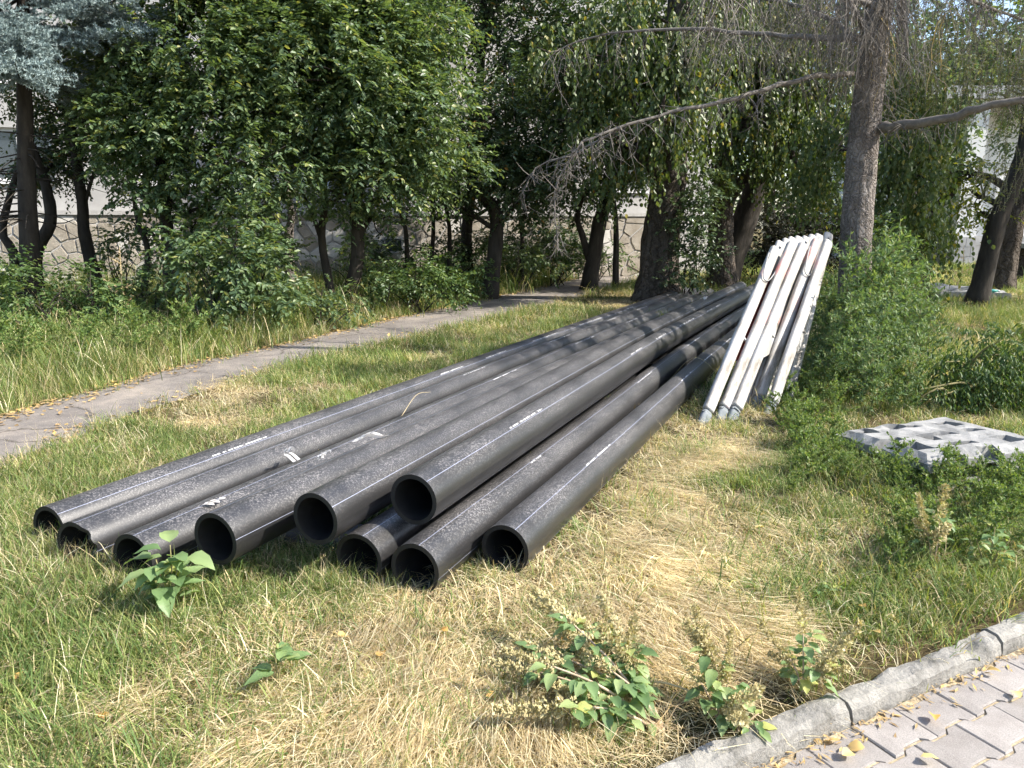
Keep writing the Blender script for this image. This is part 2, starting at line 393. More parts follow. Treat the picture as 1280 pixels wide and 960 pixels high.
def mat_pipe():
    m, t, b, L = newmat('black_polyethylene')
    uv = N_(t, 'ShaderNodeUVMap'); uv.uv_map = 'UVMap'
    sx = N_(t, 'ShaderNodeSeparateXYZ'); L.new(uv.outputs[0], sx.inputs[0])
    tc = N_(t, 'ShaderNodeTexCoord'); v = tc.outputs['Object']
    g = N_(t, 'ShaderNodeNewGeometry'); sn = N_(t, 'ShaderNodeSeparateXYZ'); L.new(g.outputs['Normal'], sn.inputs[0])
    oi = N_(t, 'ShaderNodeObjectInfo')
    # settled dust: droplet speckle, more where rain dries on upward faces
    sp = noisetex(t, 125, 3, .75, v); big = noisetex(t, 2.2, 5, .65, v); mid = noisetex(t, 14, 5, .7, v)
    up = N_(t, 'ShaderNodeMapRange'); up.inputs['From Min'].default_value = .25; up.inputs['From Max'].default_value = .9
    up.inputs['To Min'].default_value = 0.10; up.inputs['To Max'].default_value = 1; L.new(sn.outputs['Z'], up.inputs['Value'])
    rs = ramp(t, [(.505, (0, 0, 0)), (.61, (1, 1, 1))]); L.new(sp.outputs['Fac'], rs.inputs[0])
    rb = ramp(t, [(.34, (.12,) * 3), (.62, (1,) * 3)]); L.new(big.outputs['Fac'], rb.inputs[0])
    rm = ramp(t, [(.35, (.45,) * 3), (.65, (1,) * 3)]); L.new(mid.outputs['Fac'], rm.inputs[0])
    def mul(a, c):
        n = N_(t, 'ShaderNodeMath', operation='MULTIPLY'); L.new(a, n.inputs[0])
        if isinstance(c, float): n.inputs[1].default_value = c
        else: L.new(c, n.inputs[1])
        return n.outputs[0]
    d1 = mul(mul(mul(rs.outputs[0], up.outputs[0]), rb.outputs[0]), .75)
    d2 = mul(mul(mul(rm.outputs[0], up.outputs[0]), rb.outputs[0]), .10)
    mxd = N_(t, 'ShaderNodeMath', operation='ADD'); L.new(d1, mxd.inputs[0]); L.new(d2, mxd.inputs[1])
    base = N_(t, 'ShaderNodeMixRGB'); L.new(mxd.outputs[0], base.inputs[0])
    base.inputs[1].default_value = (.013, .013, .014, 1); base.inputs[2].default_value = (.30, .285, .28, 1)
    # co-extruded thin stripes at four angles
    ang = N_(t, 'ShaderNodeMath', operation='MULTIPLY_ADD'); L.new(sx.outputs['X'], ang.inputs[0]); ang.inputs[1].default_value = 4; ang.inputs[2].default_value = 0
    ad = N_(t, 'ShaderNodeMath', operation='ADD'); L.new(ang.outputs[0], ad.inputs[0]); L.new(oi.outputs['Random'], ad.inputs[1])
    fr = N_(t, 'ShaderNodeMath', operation='FRACT'); L.new(ad.outputs[0], fr.inputs[0])
    cmp_ = N_(t, 'ShaderNodeMath', operation='COMPARE'); L.new(fr.outputs[0], cmp_.inputs[0]); cmp_.inputs[1].default_value = .5; cmp_.inputs[2].default_value = .0065
    # printed line of characters
    fr2 = N_(t, 'ShaderNodeMath', operation='MULTIPLY_ADD'); L.new(oi.outputs['Random'], fr2.inputs[0]); fr2.inputs[1].default_value = .16; L.new(sx.outputs['X'], fr2.inputs[2])
    fr3 = N_(t, 'ShaderNodeMath', operation='FRACT'); L.new(fr2.outputs[0], fr3.inputs[0])
    cp2 = N_(t, 'ShaderNodeMath', operation='COMPARE'); L.new(fr3.outputs[0], cp2.inputs[0]); cp2.inputs[1].default_value = .31; cp2.inputs[2].default_value = .0050
    cx = N_(t, 'ShaderNodeCombineXYZ'); L.new(sx.outputs['Y'], cx.inputs[0]); L.new(oi.outputs['Random'], cx.inputs[1])
    ch = noisetex(t, 45, 1, .5, cx.outputs[0]); chs = N_(t, 'ShaderNodeMath', operation='GREATER_THAN'); L.new(ch.outputs['Fac'], chs.inputs[0]); chs.inputs[1].default_value = .47
    lg = noisetex(t, .9, 1, .5, cx.outputs[0]); lgs = N_(t, 'ShaderNodeMath', operation='GREATER_THAN'); L.new(lg.outputs['Fac'], lgs.inputs[0]); lgs.inputs[1].default_value = .56
    gt = N_(t, 'ShaderNodeMath', operation='GREATER_THAN'); L.new(oi.outputs['Random'], gt.inputs[0]); gt.inputs[1].default_value = .45
    pr = mul(mul(mul(cp2.outputs[0], chs.outputs[0]), lgs.outputs[0]), gt.outputs[0])
    c2 = N_(t, 'ShaderNodeMixRGB'); L.new(mul(cmp_.outputs[0], .6), c2.inputs[0]); L.new(base.outputs[0], c2.inputs[1]); c2.inputs[2].default_value = (.42, .46, .62, 1)
    c3 = N_(t, 'ShaderNodeMixRGB'); L.new(mul(pr, .85), c3.inputs[0]); L.new(c2.outputs[0], c3.inputs[1]); c3.inputs[2].default_value = (.72, .72, .72, 1)
    L.new(c3.outputs[0], b.inputs['Base Color'])
    rr = N_(t, 'ShaderNodeMapRange'); L.new(mxd.outputs[0], rr.inputs['Value']); rr.inputs['To Min'].default_value = .38; rr.inputs['To Max'].default_value = .62
    L.new(rr.outputs[0], b.inputs['Roughness']); b.inputs['Specular IOR Level'].default_value = .9
    bp = N_(t, 'ShaderNodeBump'); bp.inputs['Strength'].default_value = .12; bp.inputs['Distance'].default_value = .002
    L.new(sp.outputs['Fac'], bp.inputs['Height']); L.new(bp.outputs[0], b.inputs['Normal'])
    return m
M['pipe'] = mat_pipe()
M['pipe_cut'] = mat_simple('pipe_cut', [(.3, (.010, .010, .011)), (.7, (.022, .022, .022))], 12, .55, .2, 60, bdist=.002)
def obj_random_leaf(name, stops, trans):
    m = mat_leaf(name, stops, .45, trans)
    t = m.node_tree; r = [n for n in t.nodes if n.type == 'VALTORGB'][0]
    for l in list(r.inputs[0].links): t.links.remove(l)
    oi = N_(t, 'ShaderNodeObjectInfo'); t.links.new(oi.outputs['Random'], r.inputs[0])
    return m
M['leaf_big_obj'] = obj_random_leaf('leaf_big_obj', [(0, (.12, .20, .085)), (.5, (.20, .30, .13)), (.85, (.30, .38, .17)), (1, (.50, .50, .15))], .4)
M['dead_leaf_obj'] = obj_random_leaf('dead_leaf_obj', [(0, (.45, .28, .09)), (.5, (.66, .54, .25)), (1, (.60, .30, .08))], .2)
M['stone_pale'] = mat_simple('plinth_stone_pale', [(.25, (.40, .38, .35)), (.5, (.52, .50, .47)), (.8, (.62, .60, .57))], 2.2, .9, .8, 14, bdist=.02)

def mat_bark(name, stops, scale, stretch, bd):
    m, t, b, L = newmat(name)
    tc = N_(t, 'ShaderNodeTexCoord')
    nz = noisetex(t, 6, 4, .6, tc.outputs['Object'])
    mx = N_(t, 'ShaderNodeMixRGB'); mx.inputs[0].default_value = .22; L.new(tc.outputs['Object'], mx.inputs[1]); L.new(nz.outputs['Color'], mx.inputs[2])
    mp = N_(t, 'ShaderNodeMapping'); mp.inputs['Scale'].default_value = stretch; L.new(mx.outputs[0], mp.inputs[0])
    vo = N_(t, 'ShaderNodeTexVoronoi', feature='DISTANCE_TO_EDGE'); vo.inputs['Scale'].default_value = scale; L.new(mp.outputs[0], vo.inputs['Vector'])
    vc = N_(t, 'ShaderNodeTexVoronoi'); vc.inputs['Scale'].default_value = scale; L.new(mp.outputs[0], vc.inputs['Vector'])
    fn = noisetex(t, 45, 6, .75, mp.outputs[0]); big = noisetex(t, 2.5, 4, .6, tc.outputs['Object'])
    r = ramp(t, stops); L.new(fn.outputs['Fac'], r.inputs[0])
    e = ramp(t, [(0, (.55, .53, .50)), (.10, (1, 1, 1))]); L.new(vo.outputs[0], e.inputs[0])
    g = ramp(t, [(.3, (.72, .70, .68)), (.7, (1.15, 1.15, 1.15))]); L.new(big.outputs['Fac'], g.inputs[0])
    h = ramp(t, [(0, (.75, .74, .72)), (1, (1.2, 1.18, 1.15))]); L.new(vc.outputs['Color'], h.inputs[0])
    cur = r.outputs[0]
    for q in (e, g, h):
        mm = N_(t, 'ShaderNodeMixRGB', blend_type='MULTIPLY'); mm.inputs[0].default_value = 1; L.new(cur, mm.inputs[1]); L.new(q.outputs[0], mm.inputs[2]); cur = mm.outputs[0]
    L.new(cur, b.inputs['Base Color']); b.inputs['Roughness'].default_value = .92; b.inputs['Specular IOR Level'].default_value = .2
    hh = ramp(t, [(0, (0, 0, 0)), (.25, (1, 1, 1))]); L.new(vo.outputs[0], hh.inputs[0])
    ad = N_(t, 'ShaderNodeMath', operation='MULTIPLY_ADD'); L.new(fn.outputs['Fac'], ad.inputs[0]); ad.inputs[1].default_value = .6; L.new(hh.outputs[0], ad.inputs[2])
    bp = N_(t, 'ShaderNodeBump'); bp.inputs['Strength'].default_value = 1; bp.inputs['Distance'].default_value = bd; L.new(ad.outputs[0], bp.inputs['Height']); L.new(bp.outputs[0], b.inputs['Normal'])
    return m
M['bark_grey'] = mat_bark('larch_bark', [(.3, (.12, .105, .098)), (.5, (.21, .19, .18)), (.72, (.33, .305, .29))], 30, (1, 1, .38), .012)
M['bark'] = mat_bark('poplar_bark', [(.3, (.06, .05, .042)), (.5, (.12, .10, .085)), (.72, (.22, .195, .17))], 8, (1, 1, .22), .05)
M['leaf_hedge'] = mat_leaf('leaf_hedge', [(0, (.012, .014, .008)), (.6, (.024, .028, .013)), (1, (.05, .045, .02))], .6, .15)  # near-black brownish leaves, much darker than the other foliage
# ================================================================== setting
def hnoise(x, y, s, seed=0.0):
    return mnoise.noise(Vector((x * s, y * s, seed)))
# kerb frame: a runs along the kerb, b > 0 is the grass side
KO = np.array([0.394, 1.792]); KA = unit(np.array([1.591, .844])); KB = np.array([-KA[1], KA[0]])
def kw(a, b, z=0.0):
    p = KO + KA * a + KB * b
    return np.array([p[0], p[1], z])
def kb(x, y):
    return (x - KO[0]) * KB[0] + (y - KO[1]) * KB[1]
PATH_L = [(-4.9, -2), (-4.7, 2.5), (-4.35, 4.2), (-4.03, 5.67), (-3.55, 7.8), (-2.85, 9.3), (-1.95, 11.66), (.9, 18.3), (4.04, 25.3), (9, 37)]
PATH_R = [(-3.9, -2), (-3.6, 2.0), (-3.35, 3.5), (-3.2, 4.6), (-2.98, 5.9), (-2.45, 7.6), (-1.62, 9.4), (0.0, 12.4), (3.3, 19.5), (10.4, 36)]
def edge_at(E, y):
    ys = [p[1] for p in E]; xs = [p[0] for p in E]
    return np.interp(y, ys, xs)
def in_path(x, y, m=0.0):
    if y > 36: return False
    return edge_at(PATH_L, y) - m < x < edge_at(PATH_R, y) + m
def gz(x, y):
    b = kb(x, y)
    if b < 0: return -.25
    k = min(1, b / .3)
    e = min(abs(x - edge_at(PATH_L, y)), abs(x - edge_at(PATH_R, y)))
    if in_path(x, y): e = 0
    k2 = min(1, e / .4)
    h = .012 + .022 * hnoise(x, y, 1.3) + .012 * hnoise(x, y, 4.1, 3)
    return -.002 + k * k2 * h
# ground
av = np.concatenate([np.linspace(-140, -14, 22), np.linspace(-12, 12, 161), np.linspace(14, 140, 22)])
bv = np.concatenate([np.linspace(-140, -2, 15), [-.012, .012], np.linspace(.12, 14, 110), np.linspace(15.5, 170, 40)])
mb = MB()
vv = np.zeros((len(bv), len(av), 3))
for i, b in enumerate(bv):
    for j, a in enumerate(av):
        p = kw(a, b); p[2] = gz(p[0], p[1]); vv[i, j] = p
ii = np.arange(len(bv) - 1)[:, None] * len(av); jj = np.arange(len(av) - 1)[None, :]
q = np.stack([ii + jj, ii + jj + 1, ii + len(av) + jj + 1, ii + len(av) + jj], -1).reshape(-1, 4)
mb.add(vv.reshape(-1, 3), [q])
ground = mb.build('ground', M['ground'], smooth=True); tag(ground, 'lawn soil under the dry and green grass', 'ground', kind='structure')
# path
rng = np.random.default_rng(5)
mb = MB(); rows = []
for y in np.concatenate([np.arange(-2, 14, .12), np.arange(14, 36, .4)]):
    l = edge_at(PATH_L, y) + .06 * hnoise(0, y, 2.3, 7) + .03 * hnoise(0, y, 8, 9)
    r = edge_at(PATH_R, y) + .06 * hnoise(5, y, 2.3, 7) + .03 * hnoise(5, y, 8, 9)
    rows.append([(l + (r - l) * t, y, .006 + .010 * math.sin(math.pi * t)) for t in (0, .06, .3, .5, .7, .94, 1)])
vv = np.array(rows); n = vv.shape[1]
ii = np.arange(len(vv) - 1)[:, None] * n; jj = np.arange(n - 1)[None, :]
mb.add(vv.reshape(-1, 3), [np.stack([ii + jj, ii + jj + 1, ii + n + jj + 1, ii + n + jj], -1).reshape(-1, 4)])
path = mb.build('path', M['asphalt'], smooth=True); tag(path, 'narrow worn asphalt footpath curving past the pipes', 'path', kind='structure')
# pavement: sand bed + pavers + kerb
PZ = -.035
mb = MB()
mb.add([kw(-20, -.085, PZ - .006), kw(20, -.085, PZ - .006), kw(20, -9, PZ - .006), kw(-20, -9, PZ - .006)], [np.array([[3, 2, 1, 0]])])
pave = mb.build('pavement', M['sand']); tag(pave, 'sidewalk of interlocking grey concrete pavers beside the kerb', 'pavement', kind='structure')
def paver_mesh(k, rng):
    Lh, we, wm = .0985, .0805, .0615      # I-shaped interlocking stone
    e = .003
    o = [(-Lh, -we + e), (-Lh * .62, -we + e), (-Lh * .40, -wm + e), (Lh * .40, -wm + e), (Lh * .62, -we + e), (Lh, -we + e)]
    o = o + [(x, -y) for x, y in reversed(o)]
    o = np.array(o)
    c = .004
    def ring(s, z): 
        return np.column_stack([o[:, 0] - np.sign(o[:, 0]) * s, o[:, 1] - np.sign(o[:, 1]) * s, np.full(len(o), z)])
    v = np.vstack([ring(0, -.05), ring(0, -.004), ring(c, 0)])
    v[24:, 2] += (rng.random(12) - .5) * .0015
    n = 12; a = np.arange(n); b = (a + 1) % n
    f = np.vstack([np.stack([a, b, b + n, a + n], -1), np.stack([a + n, b + n, b + 2 * n, a + 2 * n], -1)])
    m_ = MB(); m_.add(v, [f, np.array([[24, 25, 34, 35], [25, 26, 33, 34], [26, 27, 32, 33], [27, 28, 31, 32], [28, 29, 30, 31]])])
    return m_.mesh('paver', M['paver'])
pm = [paver_mesh(k, rng) for k in range(5)]
PW = .1425
ka = math.atan2(KA[1], KA[0])
for r in range(10):
    for c in range(-2, 20):
        a = c * .2 + (.1 if r % 2 else 0)
        o = link('paver', pm[int(rng.integers(5))], pave)
        w = kw(a - .2, -.085 - .082 - r * PW)
        o.location = (w[0], w[1], PZ + (rng.random() - .5) * .004)
        o.rotation_euler = ((rng.random() - .5) * .012, (rng.random() - .5) * .012, ka + (rng.random() - .5) * .01)
kerb = thing('kerb', 'weathered concrete kerb between the lawn and the paved sidewalk', 'kerb', kw(0, 0, 0))
kerb['kind'] = 'structure'
def kerb_mesh(seed):
    rg = np.random.default_rng(seed); n = 26; L = .806
    prof = [(-.085, -.2), (-.085, -.02), (-.079, .012), (-.060, .030), (-.02, .033), (-.002, .022), (0.004, -.2)]
    V = []
    for i in range(n):
        x = L * i / (n - 1)
        for k, (b, z) in enumerate(prof):
            w = 1 if 1 <= k <= 5 else 0
            dx = -.005 * (1 if i == 0 else 0) * w + .005 * (1 if i == n - 1 else 0) * w
            nz = mnoise.noise(Vector((x * 9 + seed * 7, b * 40, z * 40))) * .008 + mnoise.noise(Vector((x * 30 + seed * 7, b * 90, z * 90))) * .005
            chip = max(0, mnoise.noise(Vector((x * 5 + seed * 13, 3.3, k * .3))) - .25) * .05 if k in (2, 3, 4) else 0
            V.append((x - dx, b + nz * w, z + (nz - chip) * w))
    V = np.array(V); k = len(prof)
    ii = np.arange(n - 1)[:, None] * k; jj = np.arange(k - 1)[None, :]
    f = np.stack([ii + jj, ii + k + jj, ii + k + jj + 1, ii + jj + 1], -1).reshape(-1, 4)
    m_ = MB(); m_.add(V, [f, np.array([list(range(k))]), np.array([[(n - 1) * k + i for i in range(k - 1, -1, -1)]])])
    return m_.mesh('kerb_stone', M['kerb'], smooth=False)
for i in range(-3, 9):
    o = link('kerb_stone', kerb_mesh(i + 20), kerb)
    o.location = Vector(kw(i * .81 - .10, (rng.random() - .5) * .008, 0)) - kerb.location
    o.location.z = (rng.random() - .5) * .008
    o.rotation_euler = (0, 0, ka)

# ------------------------------------------------------------------ far building with rubble plinth
BD = unit(np.array([.94, .34])); BN = np.array([BD[1], -BD[0]])      # along wall, outward normal
BO = np.array([-2.0, 19.5])
def bw(s, h, o=0.0):
    p = BO + BD * s + BN * o
    return np.array([p[0], p[1], h])
bang = math.atan2(BD[1], BD[0])
bld = thing('apartment_building', 'pale rendered building with rubble stone plinth behind the leafy trees', 'building', bw(0, 0))
baxes = np.array([[BD[0], BD[1], 0], [BN[0], BN[1], 0], [0, 0, 1]])
def bbox(name, s0, s1, h0, h1, o0, o1, mat, parent, bev=0):
    m_ = MB(); box(m_, bw((s0 + s1) / 2, (h0 + h1) / 2, (o0 + o1) / 2), (s1 - s0, o1 - o0, h1 - h0), axes=baxes)
    return wpart(m_, name, mat, parent)
PLH = 1.66
S0, S1 = -17.0, 9.0
# wall with window openings
wins = []
for s in np.arange(S0 + 1.6, S1 - 1.2, 2.9):
    for h in (2.35, 4.35, 7.15):
        wins.append((s, s + 1.25, h, h + (1.35 if h > 3 else 1.1)))
sb = sorted(set([S0, S1] + [w[0] for w in wins] + [w[1] for w in wins]))
hb = sorted(set([0, 9.6] + [w[2] for w in wins] + [w[3] for w in wins]))
mb = MB()
for i in range(len(sb) - 1):
    for j in range(len(hb) - 1):
        sm, hm = (sb[i] + sb[i + 1]) / 2, (hb[j] + hb[j + 1]) / 2
        if any(w[0] < sm < w[1] and w[2] < hm < w[3] for w in wins): continue
        mb.add([bw(sb[i], hb[j]), bw(sb[i + 1], hb[j]), bw(sb[i + 1], hb[j + 1]), bw(sb[i], hb[j + 1])], [np.array([[0, 1, 2, 3]])])
for a, b in ((S0, 1), (S1, 1)):
    mb.add([bw(a, 0), bw(a, 0, -9), bw(a, 9.6, -9), bw(a, 9.6)], [np.array([[0, 1, 2, 3]])])
mb.add([bw(S0, 0, -9), bw(S1, 0, -9), bw(S1, 9.6, -9), bw(S0, 9.6, -9)], [np.array([[0, 1, 2, 3]])])
for w in wins:
    for p, q_ in (((w[0], w[2]), (w[1], w[2])), ((w[1], w[2]), (w[1], w[3])), ((w[1], w[3]), (w[0], w[3])), ((w[0], w[3]), (w[0], w[2]))):
        mb.add([bw(*p), bw(*q_), bw(*q_, -.22), bw(*p, -.22)], [np.array([[0, 1, 2, 3]])])
wpart(mb, 'wall', M['render_wall'], bld)
for w in wins:
    m_ = MB(); fw = .07
    for (a, b, c, d_) in ((w[0], w[1], w[2], w[2] + fw), (w[0], w[1], w[3] - fw, w[3]), (w[0], w[0] + fw, w[2] + fw, w[3] - fw), (w[1] - fw, w[1], w[2] + fw, w[3] - fw), ((w[0] + w[1]) / 2 - .04, (w[0] + w[1]) / 2 + .04, w[2] + fw, w[3] - fw)):
        box(m_, bw((a + b) / 2, (c + d_) / 2, -.13), (b - a, .06, d_ - c), axes=baxes)
    f = wpart(m_, 'window', M['frame_white'], bld)
    m_ = MB(); box(m_, bw((w[0] + w[1]) / 2, (w[2] + w[3]) / 2, -.15), (w[1] - w[0] - .02, .015, w[3] - w[2] - .02), axes=baxes)
    wpart(m_, 'pane', M['glass'], f)
    m_ = MB(); box(m_, bw((w[0] + w[1]) / 2, w[2] - .03, .0), (w[1] - w[0] + .1, .14, .04), axes=baxes)
    wpart(m_, 'sill', M['frame_white'], f)
pl = bbox('plinth', S0 - .05, S1 + .05, -.05, PLH, .01, .16, M['mortar'], bld)
bbox('ledge', S0 - .1, S1 + .1, PLH + .003, PLH + .09, .01, .22, M['mortar'], bld)
rf = bbox('roof_slab', S0 - .3, S1 + .3, 9.603, 9.9, -9.2, .35, M['render_wall'], bld)
# rubble stones: irregular polygonal cells
rg = np.random.default_rng(11)
vis0, vis1 = -13.5, 5.5
step = .34
seeds = []
for r in range(-1, 7):
    for c in range(int((vis1 - vis0) / step) + 2):
        seeds.append((vis0 + (c + (.5 if r % 2 else 0) + (rg.random() - .5) * .75) * step, (r + .5 + (rg.random() - .5) * .7) * step * .9))
seeds = np.array(seeds)
def clip(poly, m, n):
    out = []
    for k in range(len(poly)):
        a, b = poly[k], poly[(k + 1) % len(poly)]
        da, db = (a - m) @ n, (b - m) @ n
        if da <= 0: out.append(a)
        if da * db < 0: out.append(a + (b - a) * (da / (da - db)))
    return out
for i, s in enumerate(seeds):
    if not (-.1 < s[1] < PLH + .1): continue
    poly = [s + np.array(q_) for q_ in ((-.5, -.5), (.5, -.5), (.5, .5), (-.5, .5))]
    for t2 in seeds[np.linalg.norm(seeds - s, axis=1) < 1.0]:
        dv = t2 - s
        if dv @ dv < 1e-9: continue
        poly = clip(poly, (s + t2) / 2 - dv / np.linalg.norm(dv) * .014, dv)
    poly = clip(poly, np.array([0, PLH - .02]), np.array([0, 1.0])); poly = clip(poly, np.array([0, .02]), np.array([0, -1.0]))
    if len(poly) < 3: continue
    pts2 = np.array(poly)[:, :2]; ce = pts2.mean(0)
    if np.ptp(pts2[:, 0]) < .08 or np.ptp(pts2[:, 1]) < .06: continue
    h = .012 + .022 * rg.random(); k = len(pts2)
    lo_ = [bw(*q_, .155) for q_ in pts2]; hi_ = [bw(*(ce + (q_ - ce) * .93), .16 + h + .006 * rg.random()) for q_ in pts2]
    m_ = MB(); j = np.arange(k)
    m_.add(np.array(lo_ + hi_), [np.stack([j, (j + 1) % k, (j + 1) % k + k, j + k], -1), (j + k)[None]])
    wpart(m_, 'stone', M['stone_wall'] if rg.random() < .8 else M['stone_pale'], pl)
# basement lights
for s in (-6.1, -1.35, 3.1):
    f = bbox('basement_window', s, s + .5, .75, 1.15, .19, .225, M['block_wall'], bld)
    bbox('pane', s + .05, s + .45, .80, 1.10, .226, .232, M['glass'], f)

# ------------------------------------------------------------------ white house at the right
hb_ = thing('white_house', 'white rendered house with grey block base beyond the slanted trees', 'house', (17.0, 27.0, 0))
def hbox(name, x0, x1, y0, y1, z0, z1, mat, parent=None):
    m_ = MB(); box(m_, ((x0 + x1) / 2, (y0 + y1) / 2, (z0 + z1) / 2), (x1 - x0, y1 - y0, z1 - z0))
    return wpart(m_, name, mat, parent or hb_)
wl = hbox('wall', 15.3, 15.95, 26.2, 34, 1.0, 5.5, M['white_wall'])
hbox('wall', 13.6, 15.297, 27.2, 34, 1.0, 5.5, M['white_wall'])
hbox('wall', 15.953, 20, 28.2, 34, 1.0, 5.5, M['white_wall'])
for k, (x0, x1, y) in enumerate(((13.6, 15.297, 27.15), (15.26, 15.99, 26.15), (15.994, 20, 28.15))):
    bs = hbox('block_base', x0, x1, y, 33.9, -.02, 1.0 + .004 * (k + 1), M['mortar'])
    for rr in range(3):
        x = x0 + .01
        off = .2 if rr % 2 else 0
        while x < x1 - .05:
            w = min(.39 if x > x0 + .02 else .39 - off, x1 - .01 - x)
            hbox('block', x, x + w - .015, y - .03, y + .01, .02 + rr * .33, .02 + rr * .33 + .31, M['block_wall'], bs)
            x += w
f = hbox('window', 16.35, 17.2, 28.12, 28.19, 1.35, 2.6, M['frame_white'])
hbox('pane', 16.42, 17.13, 28.10, 28.118, 1.42, 2.53, M['glass'], f)
hbox('door', 17.7, 18.6, 28.10, 28.19, 1.005, 3.0, M['frame_white'])
hbox('roof', 13.3, 20.3, 26.0, 34.3, 5.503, 5.9, M['block_wall'])
# ================================================================== pipes
PD = unit(np.array([.427, .904])); PN = np.array([PD[1], -PD[0]])
def pw(s, d, z):
    p = PN * s + PD * d
    return np.array([p[0], p[1], z])
PR = .1125; PT = .0195
PIPES = [  # near (s, d, z), mid, far ; label
    ((-3.31, 2.00, .112), (-3.35, 8, .113), (-3.30, 15.2, .113), 'black pipe on the footpath side of the pile, lying beside the grass strip'),
    ((-3.03, 1.93, .112), (-3.085, 8, .113), (-3.045, 15.0, .113), 'black pipe with a chipped, jagged open end near the pile edge by the footpath'),
    ((-2.69, 1.95, .112), (-2.80, 8, .113), (-2.80, 15.1, .113), 'black pipe whose open end gapes behind the broad-leaved weed'),
    ((-2.31, 2.05, .235), (-2.45, 8, .150), (-2.50, 15.2, .113), 'black pipe propped on the grey timber, right of the broad-leaved weed'),
    ((-1.965, 2.26, .305), (-2.19, 8, .260), (-2.23, 15.3, .250), 'black pipe propped between the grey timber and a lower pipe beside the topmost pipe'),
    ((-1.66, 2.53, .345), (-1.835, 8, .310), (-1.80, 14.8, .305), 'topmost black pipe bridging the two pipes beneath it'),
    ((-1.83, 2.36, .112), (-1.985, 8, .113), (-1.985, 15.1, .113), 'black pipe underneath the topmost pipe, its open end half covered by grass'),
    ((-1.565, 2.38, .110), (-1.68, 8, .113), (-1.675, 15.2, .113), 'black pipe on the ground whose open end sticks out beside the dry straw patch'),
    ((-1.31, 2.70, .114), (-1.375, 8, .113), (-1.375, 15.5, .113), 'outermost black pipe on the ground on the barrier posts side'),
]
PIPE_PTS = []
for i, (a, b, c, lab) in enumerate(PIPES):
    A, B, C = (pw(*q_) for q_ in (a, b, c))
    P = curve([A, A + (B - A) * .5 + np.array([0, 0, (a[2] - b[2]) * .08]), B, C], 34)
    PIPE_PTS.append(P)
    T, _, _ = frames(P)
    k = 40
    rgp = np.random.default_rng(40 + i)
    tilt = (rgp.random(2) - .5) * .06
    hor = unit(np.cross(T, [0, 0, 1.0])); upv = np.cross(hor, T)
    ang = np.arange(k + 1) * 2 * math.pi / k
    cs, sn = np.cos(ang), np.sin(ang)
    lens = np.concatenate([[0], np.cumsum(np.linalg.norm(np.diff(P, axis=0), axis=1))])
    mb = MB()
    def shell(r, flip, edge0):
        n = len(P)
        v = P[:, None] + r * (cs[None, :, None] * hor[:, None] + sn[None, :, None] * upv[:, None])
        # saw-cut end slightly off square
        off = (tilt[0] * cs + tilt[1] * sn) * r
        if i == 1:
            off = off + np.clip(cs * 1.2 - .35, 0, 1) * (.018 + .012 * np.sin(ang * 9 + 1))
        v[0] = v[0] + off[:, None] * T[0]
        uv = np.stack([np.broadcast_to(ang / (2 * math.pi), (n, k + 1)), np.broadcast_to(lens[:, None], (n, k + 1))], -1)
        kk = k + 1
        ii = np.arange(n - 1)[:, None] * kk; jj = np.arange(k)[None, :]
        f = np.stack([ii + jj, ii + jj + 1, ii + kk + jj + 1, ii + kk + jj], -1).reshape(-1, 4)
        if flip: f = f[:, ::-1]
        return v.reshape(-1, 3), f, uv.reshape(-1, 2), v[0], v[-1]
    vo, fo, uo, o0, o1 = shell(PR, True, True)
    vi, fi, ui, i0, i1 = shell(PR - PT, False, True)
    mb.add(vo, [fo], uv=uo); mb.add(vi, [fi], uv=ui * 0 + .03, mi=1)
    j = np.arange(k)
    # end rings with a tiny chamfer
    for (ro, ri, fl) in ((o0, i0, False), (o1, i1, True)):
        v = np.vstack([ro, ri]); f = np.stack([j, j + 1, j + 1 + k + 1, j + k + 1], -1)
        if fl: f = f[:, ::-1]
        mb.add(v, [f], uv=np.full((len(v), 2), .03), mi=1)
    me = mb.mesh('black_pipe', [M['pipe'], M['pipe_cut']], smooth=True, uv=True)
    me.polygons.foreach_set('use_smooth', np.concatenate([np.ones(len(fo) + len(fi), bool), np.zeros(2 * k, bool)]))
    o = link('black_pipe', me)
    o.location = tuple(A); 
    me.transform(__import__('mathutils').Matrix.Translation(-Vector(A)))
    tag(o, lab, 'pipe', 'black plastic pipes stacked on the lawn')
# timber bearer
mb = MB(); 
c0 = pw(-2.16, 2.62, .056)
box(mb, (0, 0, 0), (.62, .12, .10), bev=.008, jit=.008, rng=rng)
o = mb.build('timber_bearer', M['timber_grey']); o.location = tuple(c0); o.rotation_euler = (0, 0, math.atan2(PN[1], PN[0]) + .05)
tag(o, 'short grey timber bearer lying under the propped pipes', 'timber')
for (s, d) in ((-2.36, 13.6),):
    pass
